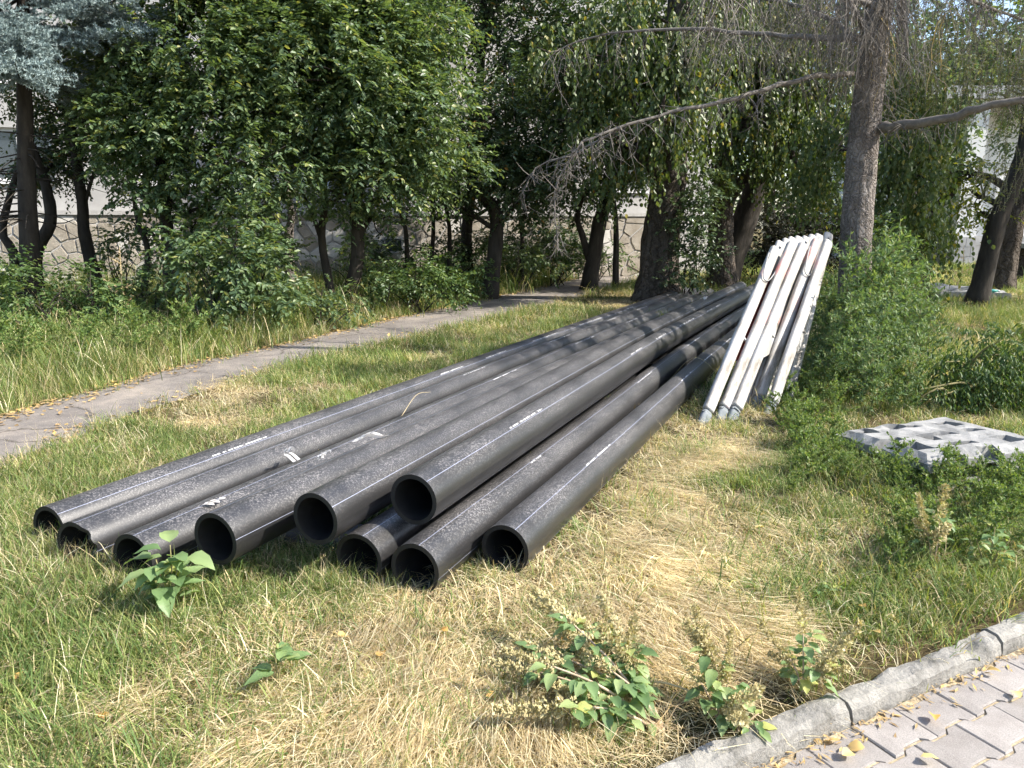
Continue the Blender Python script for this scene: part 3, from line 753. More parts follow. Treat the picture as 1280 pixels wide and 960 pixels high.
# plastic film scraps on the pipes
def film(pix, z, L, w, seed, label, loop=1.0):
    rg = np.random.default_rng(seed)
    base = G(pix[0], pix[1], z)
    n = 12; t = np.linspace(0, 1, n)
    a = rg.random() * 6
    P = np.stack([np.cos(a) * L * (t - .5) + .02 * np.sin(t * 7 + a), np.sin(a) * L * (t - .5) + .02 * np.cos(t * 5), .004 + loop * .05 * np.sin(math.pi * t) ** 2 * (.7 + .3 * np.sin(t * 11))], -1)
    m_ = MB()
    for q_ in range(2):
        tw = t * (2.5 + q_) + a
        S = np.stack([np.cos(tw + a) * w, np.sin(tw + a) * w, .35 * w * np.sin(tw * 2)], -1)
        Q = P + q_ * np.array([.02, .015, .006])
        v = np.empty((2 * n, 3)); v[0::2] = Q - S; v[1::2] = Q + S
        i = np.arange(n - 1) * 2
        m_.add(v, [np.stack([i, i + 1, i + 3, i + 2], -1)])
    o = m_.build('film_scrap', M['film'], smooth=True); o.location = tuple(base)
    tag(o, label, 'plastic scrap', 'plastic film scraps on the pipes')
film((458, 550), .335, .17, .016, 3, 'crumpled white plastic film scrap tied in a knot between the pipes', .9)
film((360, 572), .235, .22, .009, 8, 'looped thin white plastic strap lying on a pipe', 1.2)
film((404, 572), .28, .12, .006, 5, 'short curled translucent plastic strip on a pipe', .8)
film((262, 630), .225, .08, .014, 12, 'small flat white film patch near a pipe end behind the weed', .15)
film((880, 374), .36, .14, .018, 14, 'small white rag of film on the shaded far part of the pipes', .9)

# ================================================================== barrier posts
def post_mesh(L, w, th, mats, seed):
    rg = np.random.default_rng(seed)
    k = 20; a = np.arange(k) * 2 * math.pi / k
    p = 3.2
    x = np.sign(np.cos(a)) * np.abs(np.cos(a)) ** (2 / p) * w / 2
    y = np.sign(np.sin(a)) * np.abs(np.sin(a)) ** (2 / p) * th / 2
    zs = [0, .02, L * .15, L * .3, L * .45, L * .6, L * .75, L * .9, L - .03, L - .008, L]
    sc = [1, 1, 1, 1, 1, 1, 1, 1, 1, .94, .80]
    V = []
    for z, s in zip(zs, sc):
        wob = (rg.random(2) - .5) * .004
        V.append(np.column_stack([x * s + wob[0], y * s + wob[1], np.full(k, z)]))
    V = np.vstack(V); n = len(zs)
    ii = np.arange(n - 1)[:, None] * k; j = np.arange(k)[None, :]; j2 = (j + 1) % k
    m_ = MB(); m_.add(V, [np.stack([ii + j, ii + j2, ii + k + j2, ii + k + j], -1).reshape(-1, 4), np.arange(k)[None, ::-1], ((n - 1) * k + np.arange(k))[None]])
    return m_.mesh('post', mats, smooth=True)
def place_axis(o, A, B, face):
    """local z from A to B, local y towards -face"""
    z = unit(B - A); y = unit(face - z * np.dot(face, z)); x = np.cross(y, z)
    from mathutils import Matrix
    m_ = Matrix(((x[0], y[0], z[0], A[0]), (x[1], y[1], z[1], A[1]), (x[2], y[2], z[2], A[2]), (0, 0, 0, 1)))
    return m_
fronts = [((878, 530), (969, 311), 6.75, 'post', 'outermost folded white barrier with hanging wire loop, beside the pipes'),
          ((899, 526), (990, 305), 6.80, 'post_red', 'folded white barrier with a smeared red front post, next to the outermost one'),
          ((914, 526), (1004, 306), 6.85, 'post', 'middle folded white barrier of the leaning stack'),
          ((944, 512), (1021, 301), 6.95, 'post_red', 'folded barrier with dingy pinkish front post and wire loop'),
          ((960, 519), (1035, 302), 6.95, 'post', 'folded white barrier closest to the larch trunk')]
rears = [(976, 303, 6.95), (991, 298, 7.02), (1008, 297, 7.08), (1024, 294, 7.14), (1036, 292, 7.18)]
rear2 = [(984, 300, 7.0), (999, 297, 7.05), (1016, 295, 7.12), None, None]
camface = np.array([.15, 1.0, .35])
for i, ((b, tpx, ty, mt, lab), rp) in enumerate(zip(fronts, rears)):
    A = G(b[0], b[1], .0); B = D(tpx[0], tpx[1], ty)
    L = np.linalg.norm(B - A)
    t_ = thing('folded_barrier', lab, 'barrier', tuple(A), group='folded white barriers leaning on the larch')
    inv = Vector(A)
    def put(name, me, A_, B_, par=t_):
        o = bpy.data.objects.new(name, me); COL.objects.link(o); o.parent = par
        m_ = place_axis(o, A_, B_, camface); m_.translation = m_.translation - inv
        o.matrix_local = m_
        return o
    z = unit(B - A)
    foot = .13
    A2 = A + z * foot
    put('post', post_mesh(L - foot, .094, .062, M[mt], i), A2, B)
    put('foot_cap', post_mesh(foot + .01, .086, .055, M['foot_cap'], 30 + i), A - z * .02, A + z * (foot - .002))
    RT = D(*rp); RB = A + np.array([.30, .42, 0])
    L2 = np.linalg.norm(RT - RB)
    rpst = put('rear_post', post_mesh(L2, .09, .045, M['post'], 50 + i), RB, RT)
    if rear2[i]:
        R2 = D(*rear2[i]); RB2 = A + np.array([.45, .55, 0])
        put('rear_post', post_mesh(np.linalg.norm(R2 - RB2), .09, .045, M['post'], 70 + i), RB2, R2)
    # bolts near the rear post tops
    zz = unit(RT - RB); yv = unit(camface - zz * np.dot(camface, zz))
    mb = MB(); c = RT - zz * .07
    tube(mb, [c - yv * .036, c - yv * .012], .012, 8)
    wpart(mb, 'bolt', M['metal_grey'], t_)
    # thin board between the posts, red painted
    mid0 = A + z * L * .30; mid1 = A + z * L * .80
    r0 = RB + zz * L2 * .30; r1 = RB + zz * L2 * .80
    off = np.array([.012, .04, 0])
    mb = MB()
    q4 = [mid0 + off, r0 - off, r1 - off, mid1 + off]
    nn = unit(np.cross(q4[1] - q4[0], q4[3] - q4[0])) * .011
    v = np.array([p + nn for p in q4] + [p - nn for p in q4])
    mb.add(v, [np.array([[0, 1, 2, 3], [7, 6, 5, 4], [0, 4, 5, 1], [1, 5, 6, 2], [2, 6, 7, 3], [3, 7, 4, 0]])])
    wpart(mb, 'board', M['panel_red'] if i in (0, 3) else M['post'], t_)
    # hinge lug and wire loop
    hz = A + z * L * .47; xr = unit(np.cross(unit(camface), z))
    if np.dot(xr, [1, 0, 0]) < 0: xr = -xr
    mb = MB(); tube(mb, [hz + xr * .045, hz + xr * .078], [.016, .012], 8)
    wpart(mb, 'hinge_lug', M['post'], t_)
    if i in (0, 3):
        yy = unit(camface - z * np.dot(camface, z))
        c1 = B - z * .12
        pts = [c1 - xr * .056 - yy * .02, c1 - xr * .060 - z * .12 - yy * .04, c1 - xr * .03 - z * .30 - yy * .045, c1 + xr * .03 - z * .29 - yy * .045, c1 + xr * .066 - z * .13 - yy * .04, c1 + xr * .085 - yy * .02 + z * .02]
        mb = MB(); tube(mb, curve(pts, 24), .0055, 6)
        wpart(mb, 'wire_loop', M['metal_grey'], t_, smooth=True)

# ================================================================== perforated slabs
def slab_mesh(nx, ny, holes, w, l, th, seed):
    rg = np.random.default_rng(seed)
    xs = np.linspace(-w / 2, w / 2, nx + 1); yy = np.linspace(-l / 2, l / 2, ny + 1)
    keep = np.ones((nx, ny), bool)
    for (i, j) in holes: keep[i, j] = False
    v = []; f = []
    def vid(p): v.append(p); return len(v) - 1
    def quad(a, b, c, d_): f.append([vid(a), vid(b), vid(c), vid(d_)])
    def zt(x, y):
        e = min(w / 2 - abs(x), l / 2 - abs(y))
        return th - .035 * max(0, 1 - e / .06)
    for i in range(nx):
        for j in range(ny):
            if not keep[i, j]:
                # recessed floor of the pocket
                quad((xs[i], yy[j], .012), (xs[i + 1], yy[j], .012), (xs[i + 1], yy[j + 1], .012), (xs[i], yy[j + 1], .012)); continue
            p = [(xs[i], yy[j]), (xs[i + 1], yy[j]), (xs[i + 1], yy[j + 1]), (xs[i], yy[j + 1])]
            quad(*[(x, y, zt(x, y)) for x, y in p])
            quad(*[(x, y, 0) for x, y in reversed(p)])
            for k, (di, dj) in enumerate(((0, -1), (1, 0), (0, 1), (-1, 0))):
                a, b = i + di, j + dj
                if not (0 <= a < nx and 0 <= b < ny) or not keep[a, b]:
                    (x0, y0), (x1, y1) = p[k], p[(k + 1) % 4]
                    quad((x0, y0, 0), (x1, y1, 0), (x1, y1, zt(x1, y1)), (x0, y0, zt(x0, y0)))
    v = np.array(v)
    for q_ in range(len(v)):
        v[q_] += np.array([mnoise.noise(Vector(v[q_]) * 11 + Vector((seed * 3.1, k * 7.7, 0))) for k in range(3)]) * .014
    m_ = MB(); m_.add(v, [np.array(f)])
    return m_.mesh('slab', M['concrete'])
holes = []
for i in (1, 2, 5, 6, 7, 10, 11):
    for j in (2, 5, 8):
        holes.append((i, j))
holes += [(5, 9), (6, 9), (1, 3), (2, 3), (10, 1), (11, 1), (0, 5), (13, 3), (13, 7), (6, 0), (7, 0), (8, 5), (5, 4), (11, 7), (2, 9), (3, 0)]
t1 = thing('perforated_slab', 'weathered grey slab with rectangular pockets lying among the weeds, on top', 'slab', (2.66, 4.47, .125), R_(12), 'grey perforated slabs in the weeds')
o = link('slab_body', slab_mesh(14, 11, holes, .84, .90, .085, 1), t1); t1.rotation_euler = (R_(-5), R_(-4), R_(10)); 
t2 = thing('perforated_slab', 'lower grey slab sticking out flat beneath the pocketed slab', 'slab', (2.86, 4.26, .0), R_(-14), 'grey perforated slabs in the weeds')
o = link('slab_body', slab_mesh(14, 11, holes, .80, .86, .075, 2), t2)
# far slab heap
def rock_slab(name, c, s, rz, label, seed, tilt=(0, 0)):
    m_ = MB(); rg = np.random.default_rng(seed)
    nx, ny = 8, 5
    V = []
    for layer in (0, 1):
        for i in range(nx + 1):
            for j in range(ny + 1):
                x = (i / nx - .5) * s[0]; y = (j / ny - .5) * s[1]
                e = 1 + .10 * mnoise.noise(Vector((i * .9 + seed, j * .9, layer * 2)))
                V.append((x * e, y * e, layer * (s[2] + .25 * s[2] * mnoise.noise(Vector((i * .7, j * .7 + seed, 5))))))
    n = (nx + 1) * (ny + 1); f = []
    for i in range(nx):
        for j in range(ny):
            a = i * (ny + 1) + j; b = a + ny + 1
            f.append([n + a, n + b, n + b + 1, n + a + 1]); f.append([a, a + 1, b + 1, b])
    for i in range(nx):
        for j in (0, ny):
            a = i * (ny + 1) + j; b = a + ny + 1
            f.append([a, b, b + n, a + n] if j == 0 else [b, a, a + n, b + n])
    for j in range(ny):
        for i in (0, nx):
            a = i * (ny + 1) + j
            f.append([a + 1, a, a + n, a + 1 + n] if i == 0 else [a, a + 1, a + 1 + n, a + n])
    m_.add(np.array(V), [np.array(f)])
    o = m_.build(name, M['concrete']); o.location = c; o.rotation_euler = (tilt[0], tilt[1], rz)
    return tag(o, label, 'slab')
sp_ = G(1160, 372); rock_slab('broken_slab', (sp_[0], sp_[1], .0), (1.15, .8, .22), .25, 'broken grey concrete slab heaped on the lawn behind the weeds', 3, (.05, -.06))
sp_ = G(1212, 373); rock_slab('flat_slab', (sp_[0], sp_[1], .0), (1.3, .55, .16), -.08, 'long flat grey slab with a bottle at its end', 7, (.02, .02))
sp_ = G(1108, 372); rock_slab('stone_lump', (sp_[0], sp_[1], .0), (.5, .4, .24), .5, 'small grey lump of concrete half hidden in tall weeds', 12)
b0 = G(1241, 366, .16)
bt = thing('plastic_bottle', 'green and white plastic bottle lying at the end of the flat slab', 'bottle', (b0[0], b0[1], .17))
mb = MB(); tube(mb, [b0 + np.array([x, 0, .035]) for x in (-.16, -.15, .02, .06, .075, .10)], [.02, .033, .033, .025, .013, .013], 12); wpart(mb, 'bottle_body', M['bottle'], bt, smooth=True)
mb = MB(); tube(mb, [b0 + np.array([x, 0, .035]) for x in (.101, .13)], [.017, .017], 12); wpart(mb, 'cap', M['bottle_white'], bt)
# dark heap at right edge : squat stone pillar
pp = G(1276, 352)
t_ = thing('stone_pillar', 'squat dark stone pillar standing on the grass near the slanted trunks', 'pillar', (pp[0] + .25, pp[1], 0))
c = np.array([pp[0] + .25, pp[1], 0])
mb = MB(); tube(mb, [c + np.array([0, 0, z]) for z in (0, .12, .5, .86)], [.72, .60, .50, .47], 10, rough=.08, seed=2); wpart(mb, 'shaft', M['bark'], t_)
mb = MB(); box(mb, c + np.array([0, 0, .92]), (1.0, 1.0, .12), bev=.02); wpart(mb, 'cap_stone', M['concrete'], t_)
# ================================================================== vegetation
def leaf_mesh(mb, pos, dirv, size, asp=.55, fold=.15, up=None, upj=.7, rng=None, droop=.15):
    n = len(pos); d = unit(dirv)
    if up is None: up = np.array([0, 0, 1.0])
    u = up + (rng.random((n, 3)) - .5) * 2 * upj
    s = unit(np.cross(d, u)); nn = np.cross(s, d)
    L = np.asarray(size)[:, None] * np.ones((n, 1)); w = L * asp * .5
    v = np.empty((n, 6, 3))
    v[:, 0] = pos
    v[:, 1] = pos + d * L * .30 + s * w * .92 + nn * w * fold
    v[:, 2] = pos + d * L * .68 + s * w * .78 + nn * w * (fold - droop)
    v[:, 3] = pos + d * L - nn * L * droop
    v[:, 4] = pos + d * L * .68 - s * w * .78 + nn * w * (fold - droop)
    v[:, 5] = pos + d * L * .30 - s * w * .92 + nn * w * fold
    b = np.arange(n)[:, None] * 6
    f = np.concatenate([b + np.array([[0, 1, 2, 3]]), b + np.array([[0, 3, 4, 5]])])
    mb.add(v.reshape(-1, 3), [f])
def leaf_quad(mb, pos, dirv, size, asp, rng, upj=.9):
    """two-triangle diamond, for small far leaves"""
    n = len(pos); d = unit(dirv)
    u = np.array([0, 0, 1.0]) + (rng.random((n, 3)) - .5) * 2 * upj
    s = unit(np.cross(d, u)); nn = np.cross(s, d)
    L = np.asarray(size)[:, None] * np.ones((n, 1)); w = L * asp * .5
    v = np.empty((n, 4, 3))
    v[:, 0] = pos; v[:, 1] = pos + d * L * .45 + s * w + nn * w * .2; v[:, 2] = pos + d * L; v[:, 3] = pos + d * L * .45 - s * w + nn * w * .2
    mb.add(v.reshape(-1, 3), [np.arange(n)[:, None] * 4 + np.array([[0, 1, 2, 3]])])
def sprays(rng, lobes, dens, K, slen, lsize, droop=.3, out=.6, hang=0.0, hole=0.15, asp=.55, mb=None, fine=True, upj=.7, twig=None):
    """lobes: (center, (rx,ry,rz)); leafy sprays spread through each lobe"""
    mb = mb or MB(); starts = []
    for c, r in lobes:
        c = np.asarray(c); r = np.asarray(r)
        vol = 4.19 * r[0] * r[1] * r[2]
        n = max(8, int(dens * vol))
        p = unit(rng.normal(size=(n, 3))) * (rng.random((n, 1)) ** .42)
        P = c + p * r
        kn = np.array([mnoise.noise(Vector((x * 1.7, y * 1.7, z * 2.2))) for x, y, z in P])
        P = P[kn > -hole]; p = p[kn > -hole]
        if len(P): starts.append((P, p))
    P = np.concatenate([a for a, _ in starts]); p = np.concatenate([b for _, b in starts]); n = len(P)
    dr = unit(p * out + (rng.random((n, 3)) - .5) * 1.3 + np.array([0, 0, .15 - droop - hang]))
    ln = slen * (.6 + .8 * rng.random(n))
    if twig is not None:
        for q_ in range(n):
            if q_ % twig[1]: continue
            t = np.array([0, .5, 1.0])[:, None]
            tube(twig[0], P[q_] + dr[q_] * ln[q_] * t + np.array([0, 0, -1]) * (t * t) * ln[q_] * droop * .5, [.008, .005, .002], 3, False)
    t = (np.arange(K) + .6) / K
    pos = P[:, None] + dr[:, None] * (ln[:, None] * t[None])[..., None]
    pos = pos + np.array([0, 0, -1.0]) * ((t ** 2)[None] * ln[:, None] * (droop + hang) * .6)[..., None]
    side = unit(np.cross(dr, np.array([0, 0, 1.0]) + (rng.random((n, 3)) - .5) * .6))
    sg = np.where(np.arange(K) % 2 == 0, 1, -1)
    ld = dr[:, None] * .55 + side[:, None] * sg[None, :, None] * .9 + (rng.random((n, K, 3)) - .5) * .6 + np.array([0, 0, -.25 - hang * 1.5])
    pos = pos.reshape(-1, 3) + (rng.random((n * K, 3)) - .5) * .02; ld = ld.reshape(-1, 3)
    sz = lsize * (.65 + .6 * rng.random(n * K))
    if fine: leaf_mesh(mb, pos, ld, sz, asp, rng=rng, upj=upj)
    else: leaf_quad(mb, pos, ld, sz, asp * 1.15, rng)
    return mb
def px_lobe(u, v, Y, r, ry=None, sq=.8):
    """lobe seen at pixel u,v, at world depth Y, radius r pixels"""
    c = D(u, v, Y); R = r / FPX * Y
    return (c, (R, ry or R, R * sq))
def limbs_to(mb, rng, trunk, lobes, r0, sub=7, k=5):
    for c, r in lobes:
        c = np.asarray(c); h = trunk[:, 2]
        cand = np.where(h < c[2] - .1)[0]
        i = cand[-1] if len(cand) else len(trunk) // 2
        i = max(1, int(i * (.65 + .3 * rng.random())))
        A = trunk[i]; m_ = A * .45 + c * .55 + np.array([0, 0, .12 * np.linalg.norm(c - A)]) + (rng.random(3) - .5) * .25
        P = curve([A, m_, c], 8); tube(mb, P, np.linspace(r0, r0 * .35, 8), k)
        for s in range(sub):
            e = c + unit(rng.normal(size=3)) * np.asarray(r) * .85
            b = P[int(rng.integers(4, 8))]
            Q = curve([b, (b + e) / 2 + (rng.random(3) - .5) * .2, e], 6); tube(mb, Q, np.linspace(r0 * .3, .006, 6), 4)
def tree(name, label, trunkpts, radii, lobes, leafmat, bark, seed, group=None, dens=70, K=12, slen=.34, lsize=.075, forks=(), **kw):
    rng = np.random.default_rng(seed)
    T = curve(trunkpts, max(14, 6 * len(trunkpts)))
    rr = np.interp(np.linspace(0, 1, len(T)), np.linspace(0, 1, len(radii)), radii)
    b = T[0]
    t_ = thing(name, label, 'tree', (b[0], b[1], 0), group=group)
    mb = MB(); flare = rr.copy(); flare[:3] *= np.array([1.35, 1.15, 1.05]); T[0][2] = -.05
    tube(mb, T, flare, 14, rough=.12, seed=seed)
    for fp, fr in forks:
        F = curve(fp, 12); tube(mb, F, np.linspace(fr, fr * .4, 12), 8, rough=.1, seed=seed + 1)
    wpart(mb, 'trunk', M[bark], t_, smooth=True)
    if lobes:
        mb = MB(); limbs_to(mb, rng, T, lobes, max(.02, rr[-1] * .8)); 
        lo = wpart(mb, 'limbs', M[bark], t_, smooth=True)
        mb = sprays(rng, lobes, dens, K, slen, lsize, **kw)
        cr = wpart(mb, 'crown', M[leafmat], t_); cr['kind'] = 'stuff'
    return t_
def pts(Y, *uv, base=True):
    L = [D(u, v, Y) for u, v in uv]
    if base: L[0][2] = 0
    return L

# ---- leafy trees beyond the footpath
GRPL = 'leafy trees beyond the footpath'
tree('leafy_tree', 'tall leafy tree with twin dark stems beside the footpath bend', pts(12.5, (432, 372), (447, 320), (445, 262), (452, 190), (450, 90)), [.13, .11, .10, .07],
     [px_lobe(420, 95, 12.0, 115), px_lobe(500, 140, 12.0, 85), px_lobe(470, 205, 11.6, 62, sq=.6), px_lobe(380, 30, 12.3, 100), px_lobe(515, 50, 12.5, 70), px_lobe(395, 190, 11.5, 60, sq=.6), px_lobe(430, 238, 12.0, 50, sq=.6), px_lobe(500, 235, 12.3, 48, sq=.6), px_lobe(565, 200, 12.8, 45, sq=.8), px_lobe(440, -50, 12.6, 110), px_lobe(350, -110, 12.8, 90), px_lobe(470, 275, 13.0, 40, sq=.6)],
     'leaf_elm', 'bark_dark', 1, GRPL, dens=190, slen=.36, lsize=.088, hole=.22, forks=[(pts(12.3, (418, 372), (402, 300), (407, 250), (400, 190)), .08), (pts(12.3, (402, 300), (388, 262), (375, 235), base=False), .045)])
tree('leafy_tree', 'broad leafy tree with a straight dark stem between shrub and blue spruce', pts(11.5, (214, 380), (210, 300), (204, 240), (210, 160), (215, 70)), [.11, .09, .08, .05],
     [px_lobe(205, 170, 11.2, 80), px_lobe(290, 130, 11.2, 85), px_lobe(250, 55, 11.4, 85), px_lobe(165, 90, 11.6, 65), px_lobe(320, 205, 10.8, 65, sq=.65), px_lobe(150, 165, 11.0, 50), px_lobe(225, 232, 10.9, 52, sq=.6), px_lobe(330, 60, 11.6, 70), px_lobe(290, 250, 11.3, 48, sq=.65), px_lobe(180, 245, 11.5, 42, sq=.6), px_lobe(240, 280, 11.6, 36, sq=.7), px_lobe(260, -50, 11.8, 90), px_lobe(320, 285, 11.9, 34, sq=.7), px_lobe(170, 290, 12.2, 28, sq=.7)],
     'leaf_elm', 'bark_dark', 2, GRPL, dens=220, slen=.34, lsize=.085, hole=.22, forks=[(pts(11.8, (172, 378), (185, 318), (172, 275), (165, 230)), .06)])
tree('leaning_tree', 'thin dark tree leaning towards the blue spruce', pts(12.5, (128, 372), (107, 300), (103, 255), (96, 205), (90, 150)), [.12, .095, .085, .05],
     [px_lobe(95, 165, 12.9, 52), px_lobe(130, 205, 12.7, 48, sq=.6), px_lobe(65, 205, 13.2, 45, sq=.6), px_lobe(120, 90, 13.4, 60), px_lobe(60, 110, 13.6, 60), px_lobe(130, 20, 13.6, 55)], 'leaf_dark', 'bark_dark', 3, GRPL, dens=170, hole=.25)
tree('crooked_tree', 'crooked dark tree standing beside the blue spruce trunk', pts(12.2, (48, 372), (45, 320), (63, 278), (58, 235), (40, 180)), [.10, .09, .08, .05],
     [px_lobe(20, 210, 12.6, 45, sq=.6), px_lobe(70, 195, 12.9, 40, sq=.6)], 'leaf_dark', 'bark_dark', 4, GRPL, dens=160, hole=.25, forks=[(pts(12.2, (15, 372), (18, 320), (3, 290), (14, 240), (28, 190)), .09)])
tree('dark_tree', 'dark tree with a bent trunk in front of the stone plinth', pts(15, (612, 350), (621, 275), (604, 246), (588, 225), (575, 150)), [.15, .13, .11, .07],
     [px_lobe(600, 190, 15, 60, sq=.7), px_lobe(650, 215, 14.8, 60, sq=.8), px_lobe(545, 225, 15, 45, sq=.5), px_lobe(640, 130, 15.2, 62), px_lobe(700, 190, 15, 50), px_lobe(660, 255, 15.2, 36, sq=.7), px_lobe(565, 250, 15.2, 34, sq=.6)],
     'leaf_dark', 'bark_dark', 5, GRPL, dens=150, slen=.4, lsize=.09, hole=.2, forks=[(pts(15, (623, 270), (640, 245), (650, 215), base=False), .06)])
tree('tall_dark_tree', 'tall dark tree with orange tinged leaves behind the bent trunk', pts(17.5, (585, 345), (583, 290), (590, 230), (600, 100), (605, 0)), [.14, .12, .1, .06],
     [px_lobe(660, 60, 17, 75), px_lobe(560, 10, 17.5, 45), px_lobe(720, 110, 17, 70), px_lobe(620, 10, 17, 50), px_lobe(740, 30, 17, 75), px_lobe(705, 225, 17.5, 60), px_lobe(640, -80, 17.5, 90), px_lobe(540, -70, 17.5, 70), px_lobe(520, 60, 16.5, 40)],
     'leaf_dark', 'bark_dark', 6, GRPL, dens=80, slen=.45, lsize=.10)
k = 0
for (u0, v0, u1, v1, Y) in ((508, 330, 500, 262, 15.5), (535, 330, 540, 255, 16.3), (560, 335, 556, 250, 16), (652, 330, 645, 250, 17)):
    k += 1
    tree('sapling', ('slim sapling nearest the twin stemmed tree', 'straight thin sapling second from the bent trunk', 'slim sapling close beside the bent dark trunk', 'slim sapling on the far side of the bent trunk')[k - 1], pts(Y, (u0, v0 + 15), ((u0 + u1) / 2 + 4, (v0 + v1) / 2), (u1, v1), (u1 - 5, v1 - 50)), [.055, .045, .035, .02],
         [px_lobe(u1, v1 - 45, Y, 34, sq=.7), px_lobe(u1 + 5, v1 - 5, Y + .3, 26, sq=.6)], 'leaf_dark', 'bark_dark', 60 + k, 'saplings before the stone plinth', dens=120, lsize=.085)
tree('pale_stem_tree', 'short pale stemmed tree in front of the sunlit plinth', pts(14.5, (362, 350), (361, 300), (364, 270), (358, 225)), [.10, .09, .07, .04],
     [px_lobe(350, 225, 14.5, 42, sq=.7)], 'leaf_elm', 'bark_grey', 70, GRPL, dens=130, forks=[(pts(14.5, (364, 276), (375, 252), base=False), .04)])
tree('multi_stem_tree', 'multi stemmed dark tree at the far end of the footpath', pts(17, (736, 335), (748, 285), (756, 255), (765, 200), (770, 120)), [.17, .15, .12, .08],
     [px_lobe(770, 120, 17, 60), px_lobe(750, 215, 17, 45, sq=.7), px_lobe(790, 200, 17.5, 40)], 'leaf_dark', 'bark_dark', 7, GRPL, dens=100, lsize=.1, slen=.42,
     forks=[(pts(17, (738, 330), (728, 295), (722, 270), (735, 230), base=False), .09), (pts(17, (770, 332), (770, 285), (768, 250)), .08)])
# dense far foliage behind the footpath end and right of it
tree('far_tree', 'bushy tree closing the view at the footpath end', pts(24, (700, 318), (702, 260), (705, 200)), [.2, .18, .1],
     [px_lobe(690, 240, 24, 60, sq=.9), px_lobe(760, 250, 25, 60, sq=.9), px_lobe(800, 190, 26, 80), px_lobe(720, 130, 26, 80), px_lobe(640, 270, 23.5, 40)], 'leaf_elm', 'bark_dark', 8, 'bushy trees in the far background', dens=14, slen=.6, lsize=.16, K=12, fine=False)
tree('far_tree', 'bushy tree far behind the poplars and the barrier posts', pts(25, (960, 318), (962, 260), (965, 180)), [.2, .18, .1],
     [px_lobe(880, 200, 26, 80), px_lobe(960, 250, 25, 75), px_lobe(1040, 220, 25, 80), px_lobe(930, 110, 27, 100), px_lobe(1040, 100, 27, 100), px_lobe(1120, 160, 26, 90), px_lobe(840, 60, 27, 90)], 'leaf_elm', 'bark_dark', 9, 'bushy trees in the far background', dens=10, slen=.65, lsize=.17, K=12, fine=False)
tree('far_tree', 'bushy tree behind the white house at the lawn edge', pts(37, (1215, 310), (1220, 250), (1225, 180)), [.25, .2, .12],
     [px_lobe(1150, 190, 36, 90), px_lobe(1240, 150, 36, 110), px_lobe(1180, 60, 36, 110), px_lobe(1300, 200, 37, 110), px_lobe(1320, 60, 37, 110)], 'leaf_elm', 'bark_dark', 10, 'bushy trees in the far background', dens=3.6, slen=.9, lsize=.26, K=12, fine=False)

# ---- poplars behind the pipe ends
tree('poplar_tree', 'big poplar with rough split bark behind the far pipe ends', pts(14.6, (822, 372), (826, 300), (836, 220), (842, 140), (850, 40), (855, -60)), [.42, .34, .30, .26, .22],
     [px_lobe(800, 60, 14.2, 85), px_lobe(870, 110, 13.6, 60), px_lobe(775, 180, 13.8, 60, sq=.9), px_lobe(860, 20, 14.5, 80), px_lobe(720, 70, 14, 60), px_lobe(825, 150, 13.2, 50), px_lobe(730, 160, 14.4, 50)],
     'leaf_poplar', 'bark', 11, 'poplars behind the pipes', dens=115, slen=.42, lsize=.088, asp=.75, hang=.7, hole=.05)
tree('poplar_tree', 'slimmer poplar with pale bark patches behind the ivy bush', pts(17.2, (905, 350), (900, 280), (908, 200), (915, 100), (920, -20)), [.30, .27, .24, .2],
     [px_lobe(930, 70, 16.5, 80), px_lobe(960, 150, 16.2, 60), px_lobe(890, 190, 16.4, 45), px_lobe(1000, 90, 16.5, 70), px_lobe(990, 200, 16, 50)],
     'leaf_poplar', 'bark', 12, 'poplars behind the pipes', dens=95, slen=.45, lsize=.09, asp=.75, hang=.7, hole=.05)
tree('poplar_tree', 'leaning poplar next to the dark hedge behind the barrier posts', pts(18, (902, 348), (925, 290), (945, 230), (960, 150), (970, 20)), [.34, .29, .25, .18],
     [px_lobe(1010, 30, 17, 75), px_lobe(960, 20, 17, 60), px_lobe(1030, 150, 16.5, 45)], 'leaf_poplar', 'bark_dark', 13, 'poplars behind the pipes', dens=85, slen=.45, lsize=.09, asp=.75, hang=.7)
# ---- right hand trees
tree('weeping_birch', 'weeping birch with glossy hanging leaves just behind the larch', pts(11.5, (1150, 370), (1142, 300), (1135, 200), (1130, 80), (1125, -40)), [.10, .09, .08, .06],
     [px_lobe(1140, 215, 11, 55, sq=1.3), px_lobe(1165, 265, 11.2, 38, sq=1.2), px_lobe(1110, 250, 11.4, 38, sq=1.4), px_lobe(1140, 110, 11.3, 60, sq=1.1), px_lobe(1030, 190, 12, 40, sq=1.4)],
     'leaf_poplar', 'bark_dark', 14, None, dens=300, slen=.4, lsize=.068, asp=.75, hang=1.0, hole=.05)
tree('slanted_tree', 'slanting black trunk with yellow green leaves in front of the white house', pts(13.5, (1226, 342), (1245, 285), (1262, 240), (1280, 190), (1290, 120)), [.17, .15, .13, .1],
     [px_lobe(1215, 240, 13.8, 36, sq=.7), px_lobe(1190, 215, 13.8, 28, sq=.6), px_lobe(1290, 225, 13.8, 40), px_lobe(1225, 265, 13.9, 24, sq=.8)], 'leaf_yellow', 'bark_dark', 15, None, dens=170, slen=.36, lsize=.085)
tree('straight_tree', 'dark brown trunk beside the slanting trunk near the stone pillar', pts(16.5, (1258, 322), (1268, 280), (1280, 235), (1300, 130)), [.21, .18, .15, .1],
     [px_lobe(1310, 160, 16.5, 55), px_lobe(1280, 120, 17, 50)], 'leaf_elm', 'bark', 16, None, dens=110)
